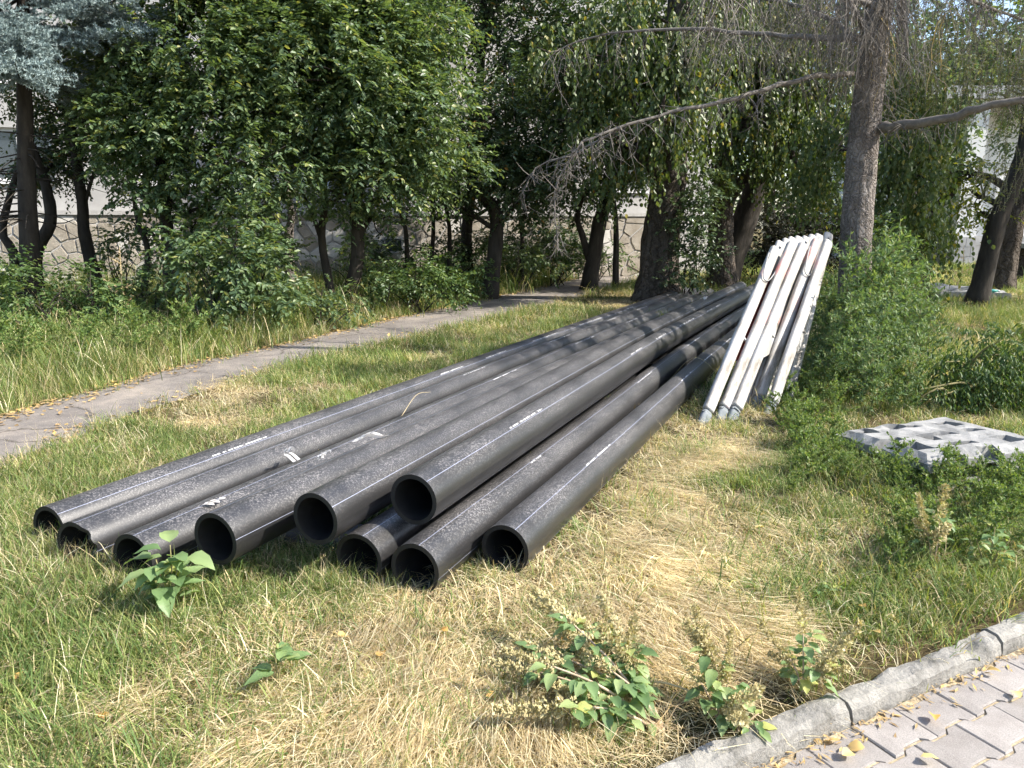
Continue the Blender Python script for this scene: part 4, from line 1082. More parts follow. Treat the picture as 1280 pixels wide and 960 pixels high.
tree('crooked_tree', 'small crooked dark tree left of the white house', pts(14, (1160, 332), (1157, 305), (1165, 268), (1190, 240), (1200, 215)), [.10, .09, .08, .05],
     [px_lobe(1195, 205, 14, 32, sq=.7), px_lobe(1160, 225, 14, 30)], 'leaf_elm', 'bark_dark', 17, None, dens=180)

# ---- blue spruce
def spruce():
    rng = np.random.default_rng(21)
    Y = 11.0
    T = curve(pts(Y, (38, 380), (34, 250), (30, 100), (28, -80)), 20)
    t_ = thing('blue_spruce', 'blue spruce with silvery blue needles over a dark bare trunk', 'tree', (T[0][0], T[0][1], 0))
    mb = MB(); tube(mb, T, np.linspace(.15, .06, 20), 14, rough=.12, seed=3); wpart(mb, 'trunk', M['bark_dark'], t_, smooth=True)
    mb = MB(); nb = MB()
    for i in range(96):
        h = 3.55 + 3.3 * rng.random() ** 1.15
        j = np.argmin(abs(T[:, 2] - h)); A = T[j].copy(); A[2] = h
        az = rng.random() * 2 * math.pi
        L = (1.85 - .25 * (h - 3.3)) * (.7 + .45 * rng.random())
        dz = np.array([math.cos(az), math.sin(az), 0])
        at = lambda t: A + dz * L * t + np.array([0, 0, -.50 * L * t + .38 * L * t * t])
        P = np.array([at(t) for t in np.linspace(0, 1, 9)])
        tube(mb, P, np.linspace(.022, .006, 9), 5)
        side = np.array([-dz[1], dz[0], 0])
        tw = []
        for t in np.linspace(.25, 1, 13):
            b = at(t)
            for sg in (-1, 1):
                ro = rng.normal() * .45
                l2 = L * .36 * (1.15 - .75 * t) * (.7 + .5 * rng.random()) + .08
                e = b + (side * sg * .85 * math.cos(ro) + dz * .55 + np.array([0, 0, math.sin(ro) * .7])) * l2 + np.array([0, 0, -.10 * l2])
                tw.append((b, e))
                if l2 > .25:
                    m2 = b + (e - b) * .5
                    for q in (-1, 1): tw.append((m2, m2 + ((e - b) * .3 + np.cross(unit(e - b), [0, 0, 1.0]) * q * .14) * (.7 + .5 * rng.random()) + np.array([0, 0, .03 * rng.normal()])))
            tw.append((b, b + dz * .16 + np.array([0, 0, .07])))
        for b, e in tw:
            m = max(3, int(np.linalg.norm(e - b) / .026))
            t = rng.random(m * 6)[:, None]
            p = b + (e - b) * t; ax = unit(e - b)
            r = unit(rng.normal(size=(len(p), 3))); r[:, 2] += .25
            d = unit(r + ax * .55)
            sd = unit(np.cross(d, rng.normal(size=(len(p), 3)))) * .0065
            v = np.empty((len(p), 3, 3)); v[:, 0] = p - sd; v[:, 1] = p + sd; v[:, 2] = p + d * .05
            nb.add(v.reshape(-1, 3), [np.arange(len(p) * 3).reshape(-1, 3)])
    wpart(mb, 'branches', M['bark_dark'], t_)
    c = wpart(nb, 'needles', M['needle_blue'], t_); c['kind'] = 'stuff'
    # dead lower branches
    mb = MB()
    for i in range(34):
        h = 1.5 + 1.3 * rng.random(); j = np.argmin(abs(T[:, 2] - h)); A = T[j].copy(); A[2] = h
        az = rng.random() * 2 * math.pi; L = .5 + .7 * rng.random()
        e = A + np.array([math.cos(az) * L, math.sin(az) * L, -.1 - .25 * rng.random()])
        tube(mb, curve([A, (A + e) / 2 + [0, 0, .06], e], 6), np.linspace(.012, .003, 6), 4)
    wpart(mb, 'dead_branches', M['bark_dark'], t_)
spruce()

# ---- larch with hanging dead twigs
def larch():
    rng = np.random.default_rng(31)
    Y = 7.7
    T = curve([D(1063, 462, Y), D(1067, 380, Y), D(1071, 280, Y), D(1079, 180, Y), D(1090, 80, Y), D(1103, -20, Y), D(1118, -180, Y), D(1130, -420, Y)], 46)
    T[0][2] = -.05
    t_ = thing('larch_tree', 'old grey barked larch with bare drooping twigs behind the barrier posts', 'tree', (T[0][0], T[0][1], 0))
    mb = MB(); k = 36; r = np.interp(np.linspace(0, 1, 46), [0, .05, .2, .5, 1], [.22, .168, .150, .138, .08])
    tube(mb, T, r, k, rough=.09, seed=8); wpart(mb, 'trunk', M['bark_grey'], t_, smooth=True)
    tips = []
    def branch(p, r0, r1, n=18, wob=.012, sub=True):
        P = curve(p, n) + np.concatenate([[np.zeros(3)], (rng.random((n - 1, 3)) - .5) * wob * 2])
        mb = MB(); tube(mb, P, np.linspace(r0, r1, n) * (1 + .25 * (rng.random(n) - .5)), 8, rough=.12, seed=int(rng.integers(99)))
        if sub:      # knobbly side twigs
            for i in range(n * 3):
                a = P[int(rng.integers(2, n))]; l = .06 + .22 * rng.random() ** 2
                d = unit(np.array([rng.normal(), rng.normal(), rng.normal() - .4]))
                e = a + d * l
                tube(mb, [a, (a + e) / 2 + (rng.random(3) - .5) * .03, e], [.0045, .0035, .0015], 3, False)
        wpart(mb, 'branch', M['twig'], t_, smooth=True)
        return P
    B1 = branch([D(1066, 92, 7.62), D(1010, 98, 7.3), D(957, 112, 7.1), D(900, 128, 6.95), D(830, 143, 6.8), D(775, 160, 6.7), D(728, 177, 6.6)], .027, .009, 26)
    B1b = branch([D(728, 177, 6.6), D(712, 200, 6.6), D(696, 232, 6.55), D(692, 262, 6.55), D(698, 296, 6.5)], .012, .004, 12)
    B1c = branch([D(775, 160, 6.7), D(720, 192, 6.9), D(680, 205, 7.0), D(662, 222, 7.05), D(648, 248, 7.1)], .010, .003, 12)
    B2 = branch([D(1085, 48, 7.6), D(1000, 46, 7.9), D(940, 42, 8.2), D(880, 37, 8.4), D(800, 38, 8.6), D(735, 48, 8.8), D(690, 68, 8.9)], .032, .006, 26)
    B3 = branch([D(1100, 160, 7.6), D(1130, 156, 7.4), D(1180, 149, 7.1), D(1230, 134, 6.9), D(1300, 122, 6.7), D(1420, 90, 6.5)], .048, .024, 20)
    B4 = branch([D(1098, 10, 7.6), D(1040, -10, 7.2), D(960, -15, 6.8), D(880, -8, 6.5)], .03, .01, 18)
    B5 = branch([D(1104, -15, 7.6), D(1180, -60, 7.3), D(1260, -60, 7.0), D(1360, -20, 6.8)], .04, .012, 18)
    B6 = branch([D(1095, 35, 7.6), D(1110, -10, 7.0), D(1120, -60, 6.4)], .03, .01, 10)
    B7 = branch([D(1090, 60, 7.6), D(1060, -5, 7.0), D(1040, -60, 6.5)], .03, .01, 10)
    B8 = branch([D(1104, -15, 7.7), D(1160, -20, 8.3), D(1240, 10, 9.2), D(1320, 40, 10)], .035, .012, 14)
    B9 = branch([D(1092, 70, 7.75), D(1030, 20, 8.3), D(960, 0, 9.2), D(880, -10, 10)], .03, .01, 14)
    # hanging twigs
    tw = MB(); ye = MB()
    def hang(src, n, l0, l1, swing=.3, m=None, r=.0042):
        for i in range(n):
            a = src[int(rng.integers(1, len(src)))] + (rng.random(3) - .5) * .05
            l = l0 + (l1 - l0) * rng.random()
            d = np.array([rng.normal() * swing, rng.normal() * swing, -1.0])
            q = [a]; cur = a.copy(); dd = d * .4 + np.array([rng.normal(), rng.normal(), .2]) * .5
            st = l / 7
            for s in range(7):
                dd = unit(dd * .75 + d * .35 + (rng.random(3) - .5) * .5); cur = cur + dd * st; q.append(cur.copy())
            q = np.array(q)
            tube(m or tw, q, np.linspace(r, .0014, 8), 3, False)
            for s in range(int(2 + 3 * rng.random())):
                b = q[int(rng.integers(2, 8))]; e = b + unit(np.array([rng.normal(), rng.normal(), -.8])) * (.05 + .12 * rng.random())
                tube(m or tw, [b, (b + e) / 2 + (rng.random(3) - .5) * .02, e], [.0028, .002, .001], 3, False)
    for B, n, l0, l1 in ((B1, 60, .12, .40), (B1b, 28, .08, .2), (B1c, 14, .06, .2), (B2, 80, .2, .8), (B3, 28, .1, .3), (B4, 100, .3, .8), (B5, 130, .3, 1.0), (B6, 110, .4, 1.1), (B7, 95, .4, 1.0), (B8, 110, .3, 1.0), (B9, 75, .3, .9)):
        hang(B, n, l0, l1)
    hang(T[20:34], 110, .2, .55, .8)
    for u in (1096, 1106, 1172):
        hang(np.array([D(u, -12, 7.2), D(u + 6, 20, 7.15)]), 3, .5, .9, .10, ye, .0055)
    c = wpart(tw, 'hanging_twigs', M['twig'], t_); c['kind'] = 'stuff'
    wpart(ye, 'lichen_twigs', M['lichen'], t_)
    # soft needle foliage on the outer boughs
    def needles(lobes, dens):
        mb = MB()
        for c, r in lobes:
            n = int(dens * 4.19 * r[0] * r[1] * r[2])
            p = np.asarray(c) + unit(rng.normal(size=(n, 3))) * rng.random((n, 1)) ** .45 * np.asarray(r)
            kn = np.array([mnoise.noise(Vector((x * 1.6, y * 1.6, z * .9))) for x, y, z in p]); p = p[kn > -.08]
            for b in p:
                l = .25 + .4 * rng.random(); m = int(l / .011)
                t = rng.random(m)[:, None]
                ax = unit(np.array([rng.normal() * .25, rng.normal() * .25, -1]))
                q = b + ax * l * t; d = unit(rng.normal(size=(m, 3)) + ax * .4)
                sd = unit(np.cross(d, rng.normal(size=(m, 3)))) * .0028
                v = np.empty((m, 3, 3)); v[:, 0] = q - sd; v[:, 1] = q + sd; v[:, 2] = q + d * .036
                mb.add(v.reshape(-1, 3), [np.arange(m * 3).reshape(-1, 3)])
                tube(tw2, [b, b + ax * l], [.0025, .001], 3, False)
        return mb
    tw2 = MB()
    L = [px_lobe(1240, 60, 8.2, 75, sq=.8), px_lobe(1190, 20, 7.6, 55), px_lobe(1275, 150, 8.4, 50, sq=1.0), px_lobe(1225, 110, 9.4, 50, sq=1), px_lobe(1330, 80, 8.0, 90), px_lobe(1150, 60, 8.6, 45), px_lobe(1250, 190, 9.0, 40, sq=.9), px_lobe(1190, 130, 9.2, 40, sq=1.2),
         px_lobe(960, 0, 8.8, 60), px_lobe(1040, 20, 8.9, 60), px_lobe(880, 20, 9.4, 50)]
    mb = needles(L, 210)
    c = wpart(mb, 'needles', M['needle_larch'], t_); c['kind'] = 'stuff'
    c = wpart(tw2, 'needle_twigs', M['twig'], t_); c['kind'] = 'stuff'
larch()
# a second conifer just outside on the right, its shade falls on the far pipes
def shade_tree(name, label, x, y, seed, lobes):
    tree(name, label, [np.array([x, y, 0]), np.array([x + .1, y, 2]), np.array([x + .2, y + .1, 5]), np.array([x + .2, y + .2, 8])], [.24, .2, .16, .1], lobes, 'leaf_poplar', 'bark', seed, 'trees on the lawn to the right', dens=16, slen=.5, lsize=.13, fine=False, K=12)
shade_tree('lawn_tree', 'leafy tree on the lawn beside the larch whose shade crosses the pipes', 10.0, 8.9, 41, [(np.array([9.6, 9.0, 6.4]), (2.3, 1.6, 1.3)), (np.array([11, 10.6, 6.9]), (2, 2.0, 1.4)), (np.array([8.0, 9.6, 5.4]), (1.3, 1.4, .9))])
shade_tree('lawn_tree', 'leafy tree farther along the lawn shading the footpath', 13.0, 13.5, 42, [(np.array([12.6, 13.5, 6.2]), (2.6, 2.2, 1.6)), (np.array([14.0, 15, 7.6]), (2.4, 2.2, 1.6)), (np.array([11.2, 12.4, 5.2]), (1.6, 1.5, 1.0))])
# ================================================================== shrubs and weeds
def shrub(name, label, base, lobes, leafmat, seed, group=None, dens=120, K=10, slen=.24, lsize=.06, stems=9, stemmat='bark_dark', cat='shrub', **kw):
    rng = np.random.default_rng(seed)
    t_ = thing(name, label, cat, (base[0], base[1], 0), group=group)
    mb = MB()
    for i in range(stems):
        c, r = lobes[i % len(lobes)]
        e = np.asarray(c) + unit(rng.normal(size=3)) * np.asarray(r) * .6
        a = np.array([base[0] + rng.normal() * .10, base[1] + rng.normal() * .10, -.02])
        P = curve([a, (a + e) / 2 + np.array([rng.normal() * .08, rng.normal() * .08, .15]), e], 9)
        tube(mb, P, np.linspace(.014, .004, 9), 5)
    wpart(mb, 'stems', M[stemmat], t_)
    mb = sprays(rng, lobes, dens, K, slen, lsize, **kw)
    c = wpart(mb, 'foliage', M[leafmat], t_); c['kind'] = 'stuff'
    return t_
def gl(u, v, Y, r, sq=.8, ry=None):
    c, R = px_lobe(u, v, Y, r, ry, sq)
    return (c, R)
# ivy bush beside the big poplar
b = D(862, 372, 14.0); 
shrub('ivy_bush', 'glossy dark ivy bush climbing beside the big poplar trunk', b, [gl(862, 330, 13.9, 30, 1.1), gl(868, 275, 14.0, 34, 1.0), gl(878, 230, 14.2, 30, 1), gl(885, 310, 14.1, 26, 1), gl(845, 355, 13.7, 22, .6)], 'leaf_ivy', 101, dens=420, lsize=.065, slen=.22, asp=.7)
# big understory shrub beyond the footpath
b = D(275, 395, 9.6)
shrub('broad_shrub', 'broad dark green shrub with light tips at the footpath edge', b, [gl(275, 345, 9.6, 55, .75), gl(330, 330, 9.9, 42, .8), gl(240, 310, 9.9, 40, .8), gl(300, 285, 10.2, 40, .8), gl(350, 370, 9.7, 35, .6)], 'leaf_elm', 102, dens=380, lsize=.085, slen=.28, stems=14)
und = [(400, 372, 10.6, 42, 'leaf_elm', 'leafy shrub at the foot of the twin stemmed tree'), (520, 345, 12.6, 48, 'leaf_shrub', 'loose light green shrub between the twin stemmed tree and the saplings'), (470, 350, 12.4, 38, 'leaf_elm', 'small dark shrub right next to the twin stemmed tree'),
       (560, 332, 13.8, 38, 'leaf_shrub', 'light green shrub in front of the bent dark trunk'), (50, 362, 9.2, 60, 'leaf_shrub', 'tangled shrub at the foot of the blue spruce'), (120, 352, 9.8, 52, 'leaf_shrub', 'light shrub at the foot of the thin leaning tree'), (180, 355, 10.2, 40, 'leaf_elm', 'dark shrub between leaning tree and broad shrub'),
       (650, 312, 16.5, 36, 'leaf_elm', 'dark shrub behind the footpath at the last sapling'), (700, 312, 18, 34, 'leaf_shrub', 'light shrub left of the multi stemmed tree'), (600, 312, 17, 34, 'leaf_elm', 'dark shrub behind the bent dark trunk'), (445, 315, 13.6, 38, 'leaf_elm', 'shrub behind the twin stems hiding the plinth'), (750, 314, 19.5, 30, 'leaf_shrub', 'light shrub under the multi stemmed tree at the path end'),
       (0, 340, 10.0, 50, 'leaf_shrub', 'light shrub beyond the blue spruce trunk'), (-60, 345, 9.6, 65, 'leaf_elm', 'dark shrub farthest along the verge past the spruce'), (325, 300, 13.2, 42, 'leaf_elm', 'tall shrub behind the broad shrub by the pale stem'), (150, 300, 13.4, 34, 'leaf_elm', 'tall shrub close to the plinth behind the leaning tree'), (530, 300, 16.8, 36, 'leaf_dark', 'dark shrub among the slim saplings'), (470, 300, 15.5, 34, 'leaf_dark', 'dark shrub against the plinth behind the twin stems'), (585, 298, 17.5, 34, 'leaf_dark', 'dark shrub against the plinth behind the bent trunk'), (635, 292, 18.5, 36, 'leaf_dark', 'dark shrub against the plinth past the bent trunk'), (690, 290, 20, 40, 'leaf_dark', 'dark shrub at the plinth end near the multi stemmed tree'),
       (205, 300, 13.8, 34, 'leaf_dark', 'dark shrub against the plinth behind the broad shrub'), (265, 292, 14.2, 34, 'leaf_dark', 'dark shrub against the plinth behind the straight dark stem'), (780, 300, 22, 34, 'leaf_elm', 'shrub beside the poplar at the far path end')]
for i, (u, v, Y, r, lm, lab) in enumerate(und):
    c = D(u, v, Y); R = r / FPX * Y
    shrub('understory_shrub', lab, c, [(np.array([c[0] + dx, c[1] + dy, max(.18, c[2]) * f]), (R * .8, R * .7, R * .55)) for dx, dy, f in ((0, 0, 1), (R * .7, .1, .75), (-R * .7, .1, .8))],
          lm, 110 + i, 'understory shrubs beyond the footpath', dens=270 if Y < 13 else 170, lsize=.066 if Y < 13 else .08, slen=.26, hole=.1)
# dark hedge behind the posts
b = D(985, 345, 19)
shrub('dark_hedge', 'dark clipped hedge with near-black leaves behind the barrier posts', b, [gl(950, 300, 19, 45, .8), gl(1010, 295, 19.2, 50, .8), gl(1060, 300, 19.4, 45, .8), gl(985, 270, 19.5, 40, .7), gl(1110, 305, 19.6, 40, .7)], 'leaf_hedge', 103, dens=150, lsize=.09, slen=.3, stems=16)
# leafy bush right behind larch / weedy growth
b = D(1120, 400, 8.6)
shrub('green_bush', 'light green bush growing behind the larch trunk', b, [gl(1110, 320, 8.8, 40, 1.2), gl(1150, 335, 9.0, 34, 1.0), gl(1020, 345, 9.2, 30, .8), gl(1100, 370, 8.5, 34, .8)], 'leaf_weed', 104, dens=520, lsize=.05, slen=.22, stems=14, stemmat='stem')

# ---- feathery tall weeds
def weed_mesh(seed, h, nb, lw, lsize, spread=.35, lean=.15, dens=1.0, fine=False):
    rng = np.random.default_rng(seed); st = MB(); lf = MB()
    P_, D_, S_ = [], [], []
    top = np.array([rng.normal() * lean * h, rng.normal() * lean * h, h])
    main = curve([np.array([0, 0, -.03]), top * .5 + np.array([rng.normal() * .04, rng.normal() * .04, 0]), top], 12)
    tube(st, main, np.linspace(.007, .002, 12), 5)
    br = [main]
    for i in range(nb):
        t = .12 + .8 * rng.random(); b = main[int(t * 11)]
        az = rng.random() * 6.283; L = spread * h * (1.1 - .7 * t) * (.6 + .7 * rng.random())
        e = b + np.array([math.cos(az) * L, math.sin(az) * L, L * (.35 + .6 * rng.random())])
        Q = curve([b, (b + e) / 2 + np.array([0, 0, -.05 * L]), e], 7); tube(st, Q, np.linspace(.0035, .0012, 7), 3, False); br.append(Q)
    for Q in br:
        L = np.linalg.norm(Q[-1] - Q[0]); m = max(4, int(L / lsize * 2.6 * dens))
        t = rng.random(m); idx = t * (len(Q) - 1); i0 = np.minimum(idx.astype(int), len(Q) - 2); fr = (idx - i0)[:, None]
        p = Q[i0] * (1 - fr) + Q[i0 + 1] * fr
        P_.append(p); D_.append(rng.normal(size=(m, 3)) * .9 + np.array([0, 0, .25]) + unit(Q[-1] - Q[0]) * .5); S_.append(lsize * (.5 + .8 * rng.random(m)))
    leaf = leaf_mesh if fine else (lambda mb, p, d, s, a, rng=None: leaf_quad(mb, p, d, s, a, rng))
    if fine: leaf_mesh(lf, np.concatenate(P_), np.concatenate(D_), np.concatenate(S_), lw, rng=rng)
    else: leaf_quad(lf, np.concatenate(P_), np.concatenate(D_), np.concatenate(S_), lw, rng)
    return st, lf
def weed_kit(n, mats, *a, **k):
    out = []
    for i in range(n):
        st, lf = weed_mesh(a[0] + i, *a[1:], **k)
        out.append((st.mesh('stem', M[mats[0]]), lf.mesh('foliage', M[mats[1]])))
    return out
def put_weed(kit, x, y, s, name, label, group, rng, z=None):
    st, lf = kit[int(rng.integers(len(kit)))]
    t_ = thing(name, label, 'weed', (x, y, gz(x, y) if z is None else z), rng.random() * 6.28, group)
    t_.scale = (s, s, s)
    link('stem', st, t_); o = link('foliage', lf, t_); o['kind'] = 'stuff'
    return t_
rng = np.random.default_rng(77)
feather = weed_kit(5, ('stem', 'leaf_bluegreen'), 300, 1.15, 34, .30, .055, spread=.30, lean=.10, dens=3.2)
green = weed_kit(5, ('stem', 'leaf_weed'), 320, .55, 20, .42, .036, spread=.5, lean=.2, dens=3.2)
# around the larch foot
FE = ((1040, 455, .9), (1055, 470, 1.0), (1075, 475, 1.0), (1095, 470, 1.05), (1110, 455, 1.0), (1030, 480, .8), (1085, 495, .9), (1120, 480, .85), (1135, 450, .8), (1060, 500, .8), (1100, 440, 1.15), (1140, 420, .9), (1020, 470, .7), (1075, 440, 1.1),
      (1045, 490, .8), (1070, 510, .75), (1105, 500, .8), (1130, 500, .75), (1090, 520, .6), (1035, 505, .65), (1150, 470, .7), (1160, 440, .7), (1115, 425, 1.1), (1055, 440, 1.0), (1125, 520, .5), (1050, 482, 1.2), (1078, 486, 1.25), (1105, 470, 1.3), (1068, 478, 1.15))
for (u, v, s) in FE:
    p = G(u, v); put_weed(feather, p[0], p[1], s, 'tall_weed', 'tall feathery blue green weed around the larch foot', 'tall weeds around the larch', rng)
for i in range(80):
    u = 975 + 185 * rng.random(); v = 495 + 130 * rng.random()
    p = G(u, v); 
    if (1045 < u) and 515 < v < 605: continue
    if u > 1040 and v > 600 and rng.random() < .5: continue
    put_weed(green, p[0], p[1], .28 + .36 * rng.random(), 'low_weed', 'low bright green weed between larch foot and slabs', 'low weeds near the slabs', rng)
for (u, v, s) in ((1075, 610, .35), (1100, 618, .3), (1130, 620, .3), (1150, 616, .25), (1055, 590, .4), (1045, 570, .45), (1175, 622, .25), (1085, 600, .35), (1140, 608, .25), (1200, 625, .25), (1110, 606, .3), (1240, 630, .35), (1270, 640, .35)):
    p = G(u, v); put_weed(green, p[0], p[1], s, 'low_weed', 'low bright green weed between larch foot and slabs', 'low weeds near the slabs', rng)
for i in range(44):
    u = 1110 + 190 * rng.random(); v = 612 + 120 * rng.random() * (1 - (u - 1130) / 500)
    p = G(u, v)
    if kb(p[0], p[1]) < .15: continue
    put_weed(green, p[0], p[1], .22 + .33 * rng.random(), 'low_weed', 'low green weed on the lawn near the paved sidewalk', 'low weeds near the sidewalk', rng)
# drooping leafy thicket behind the slabs
b = G(1200, 500)
shrub('leafy_thicket', 'dark leafy thicket with arching stalks behind the pocketed slab', b, [gl(1190, 470, 5.9, 55, .55), gl(1240, 440, 6.0, 55, .7), gl(1160, 490, 5.8, 35, .5), gl(1280, 480, 5.8, 60, .6), gl(1330, 440, 6.0, 70, .7)], 'leaf_shrub', 105, dens=1100, lsize=.05, slen=.20, asp=.36, hang=.4, stems=18, stemmat='stem')
# dry brown stalk weeds near the slabs and along the path
drykit = weed_kit(3, ('straw', 'leaf_dryplant'), 340, .8, 12, .5, .022, spread=.22, lean=.12, dens=1.0)
for (u, v, s) in ((1190, 340, 1.3), (1150, 345, 1.2), (1215, 335, .9), (1128, 475, .6), (1170, 690, .28)):
    p = G(u, v + 30); put_weed(drykit, p[0], p[1], s, 'dry_weed', 'dry brown seeding weed by the lawn slabs', 'dry weeds by the slabs', rng)
for (u, v, s) in ((165, 425, 1.5), (110, 420, .9), (130, 415, .8), (180, 418, .7), (60, 425, .7), (240, 415, .6), (90, 410, .8), (205, 420, .9), (20, 430, .8), (345, 405, .6)):
    p = G(u, v); put_weed(drykit, p[0], p[1], s, 'dry_weed', 'dry brown stalk weed in the verge left of the footpath' if s < 1.4 else 'tallest dry brown stalk in the verge beyond the footpath', 'dry stalks in the footpath verge', rng)
for i in range(60):
    t = rng.random(); y = 7.2 + 12 * t * t; x = edge_at(PATH_L, y) - .35 - 2.2 * rng.random() ** 1.3
    put_weed(green, x, y, .6 + .6 * rng.random(), 'verge_weed', 'green weed in the tall verge beyond the footpath', 'weeds in the footpath verge', rng)

# ---- broad leaved weeds with single leaves
def leaf_obj_mesh(seed, asp=.62, L=1.0):
    rg = np.random.default_rng(seed)
    nx = 7; xs = np.linspace(0, 1, nx)
    w = np.sin(np.pi * xs ** .72) ** .9 * asp * .5; w[0] = .02; w[-1] = .0
    cup = .18 + .25 * rg.random(); bend = .15 + .35 * rg.random(); tw = rg.normal() * .2
    V = []
    for x, ww in zip(xs, w):
        z0 = .10 * x - bend * x * x
        wob = .03 * math.sin(x * 14 + seed)
        for s in (-1, -.5, 0, .5, 1):
            V.append((x, s * ww, z0 + abs(s) * ww * cup + tw * s * ww * x + wob * abs(s)))
    V = np.array(V) * L
    ii = np.arange(nx - 1)[:, None] * 5; jj = np.arange(4)[None, :]
    f = np.stack([ii + jj, ii + 5 + jj, ii + 6 + jj, ii + jj + 1], -1).reshape(-1, 4)
    m_ = MB(); m_.add(V, [f]); return m_.mesh('leaf', M['leaf_big_obj'], smooth=True)
LEAFM = [leaf_obj_mesh(i) for i in range(8)]
def spike_mesh(seed, L):
    rg = np.random.default_rng(seed); m_ = MB()
    n = int(2600 * L); t = rg.random(n); r = .015 * (1 - .55 * t) * np.sqrt(rg.random(n)) * 1.2
    a = rg.random(n) * 6.283
    lump = 1 + .5 * np.sin(t * 30 + seed)
    p = np.stack([np.cos(a) * r * lump, np.sin(a) * r * lump, t * L], -1)
    leaf_quad(m_, p, np.stack([np.cos(a), np.sin(a), .8 + 0 * a], -1) + (rg.random((n, 3)) - .5), .007 + .006 * rg.random(n), .8, rg)
    return m_.mesh('seed_spike', M['seed'])
SPIKES = [spike_mesh(i, .13 + .03 * i) for i in range(4)]
def broadleaf(label, base, stems, seed, lsize=.055, nleaf=10, spike=True, stemmat='stem_pink', group='broad leaved weeds on the lawn', r=.004, tint=0):
    """stems: list of (end offset xyz)"""
    from mathutils import Matrix
    rg = np.random.default_rng(seed)
    t_ = thing('broadleaf_weed', label, 'weed', (base[0], base[1], gz(base[0], base[1])), group=group)
    for e in stems:
        e = np.array(e, float); L = np.linalg.norm(e)
        mid = e * .5 + np.array([rg.normal() * .03 * L, rg.normal() * .03 * L, .08 * L])
        P = curve([np.array([0, 0, -.01]), mid, e], 12)
        mb = MB(); tube(mb, P, np.linspace(r, r * .45, 12), 6); so_ = mb.mesh('stem', M[stemmat], smooth=True); s_ = link('stem', so_, t_)
        T = unit(P[-1] - P[-3])
        if spike:
            for q_ in range(1 + int(rg.random() * 2.2)):
                o = link('seed_spike', SPIKES[int(rg.integers(4))], t_)
                d = Vector(T + (rg.random(3) - .5) * (.35 if q_ == 0 else 1.0)); o.rotation_euler = d.to_track_quat('Z', 'Y').to_euler(); o.location = tuple(P[-2 - 2 * q_]); sc = .7 + .6 * rg.random(); o.scale = (sc, sc, sc * (1 if q_ == 0 else .7))
        for i in range(nleaf):
            k = int(2.5 + rg.random() ** .65 * 9); p = P[min(k, 11)]
            az = rg.random() * 6.283; el = -.35 + .8 * rg.random()
            d = Vector((math.cos(az) * math.cos(el), math.sin(az) * math.cos(el), math.sin(el)))
            pl_ = .025 * (.5 + rg.random())
            o = link('leaf', LEAFM[int(rg.integers(8))], t_)
            o.location = Vector(p) + d * pl_
            q_ = d.to_track_quat('X', 'Z'); o.rotation_mode = 'QUATERNION'; o.rotation_quaternion = q_
            sc = lsize * (.55 + .7 * rg.random()); o.scale = (sc, sc, sc)
            mbp = None
    return t_
b = G(832, 915)
broadleaf('sprawling amaranth weed with beige seed spikes lying on the straw', b, [(-.30, .20, .12), (-.36, .10, .16), (-.20, .30, .16), (-.38, .24, .12), (-.28, .30, .20), (-.16, .10, .14), (-.30, -.02, .10), (-.25, .38, .14), (-.10, .22, .16), (-.18, .02, .08), (-.40, .16, .10)], 201, .058, 20, r=.006)
b = G(898, 900)
broadleaf('upright weed with rounded blue green leaves beside the kerb', b, [(-.02, .06, .20), (.03, .03, .13), (-.06, .02, .12), (.02, -.03, .06)], 202, .055, 13, True)
b = G(1005, 868)
broadleaf('small weed with pale green drooping leaves at the kerb joint', b, [(.0, .05, .20), (.04, -.02, .12), (-.05, .02, .12)], 203, .05, 13, True)
b = G(925, 915)
broadleaf('low yellowish weed spilling over the kerb edge', b, [(.04, -.03, .05), (-.04, .0, .05), (.0, .04, .06), (.06, .02, .05)], 204, .045, 7, False)
b = G(348, 868)
broadleaf('small three leaved weed alone in the green grass', b, [(-.01, .02, .15), (.02, .0, .12)], 205, .075, 6, False, 'stem')
b = G(216, 775)
broadleaf('broad leaved weed with yellowing leaves before the open pipe ends', b, [(.0, .04, .27), (.06, .0, .24), (-.05, .02, .22), (.03, .03, .15), (-.02, -.02, .18)], 206, .098, 10, False, 'stem')
b = G(290, 722)
broadleaf('little leafy weed under the propped pipe', b, [(.0, .0, .07), (.04, .02, .06)], 207, .06, 6, False, 'stem')
b = G(1165, 718)
broadleaf('reddish seeded weed growing in the lawn near the slabs', b, [(.02, .03, .24), (-.04, .02, .2)], 208, .05, 12, True)
b = G(1235, 720)
broadleaf('bushy little weed close to the sidewalk and slabs', b, [(.02, .03, .2), (-.06, .02, .15), (.07, .0, .15), (0, -.04, .12)], 209, .045, 12, False, 'stem')
b = G(430, 705)
broadleaf('thin flowering weed in front of the half covered pipe end', b, [(-.02, .0, .16), (.10, .03, .15), (.04, -.02, .09)], 210, .028, 12, False, 'stem', r=.002)
b = G(1040, 760)
broadleaf('tiny leafy weed in the lawn above the kerb', b, [(.02, .02, .08), (-.03, .02, .07)], 211, .035, 8, False, 'stem')

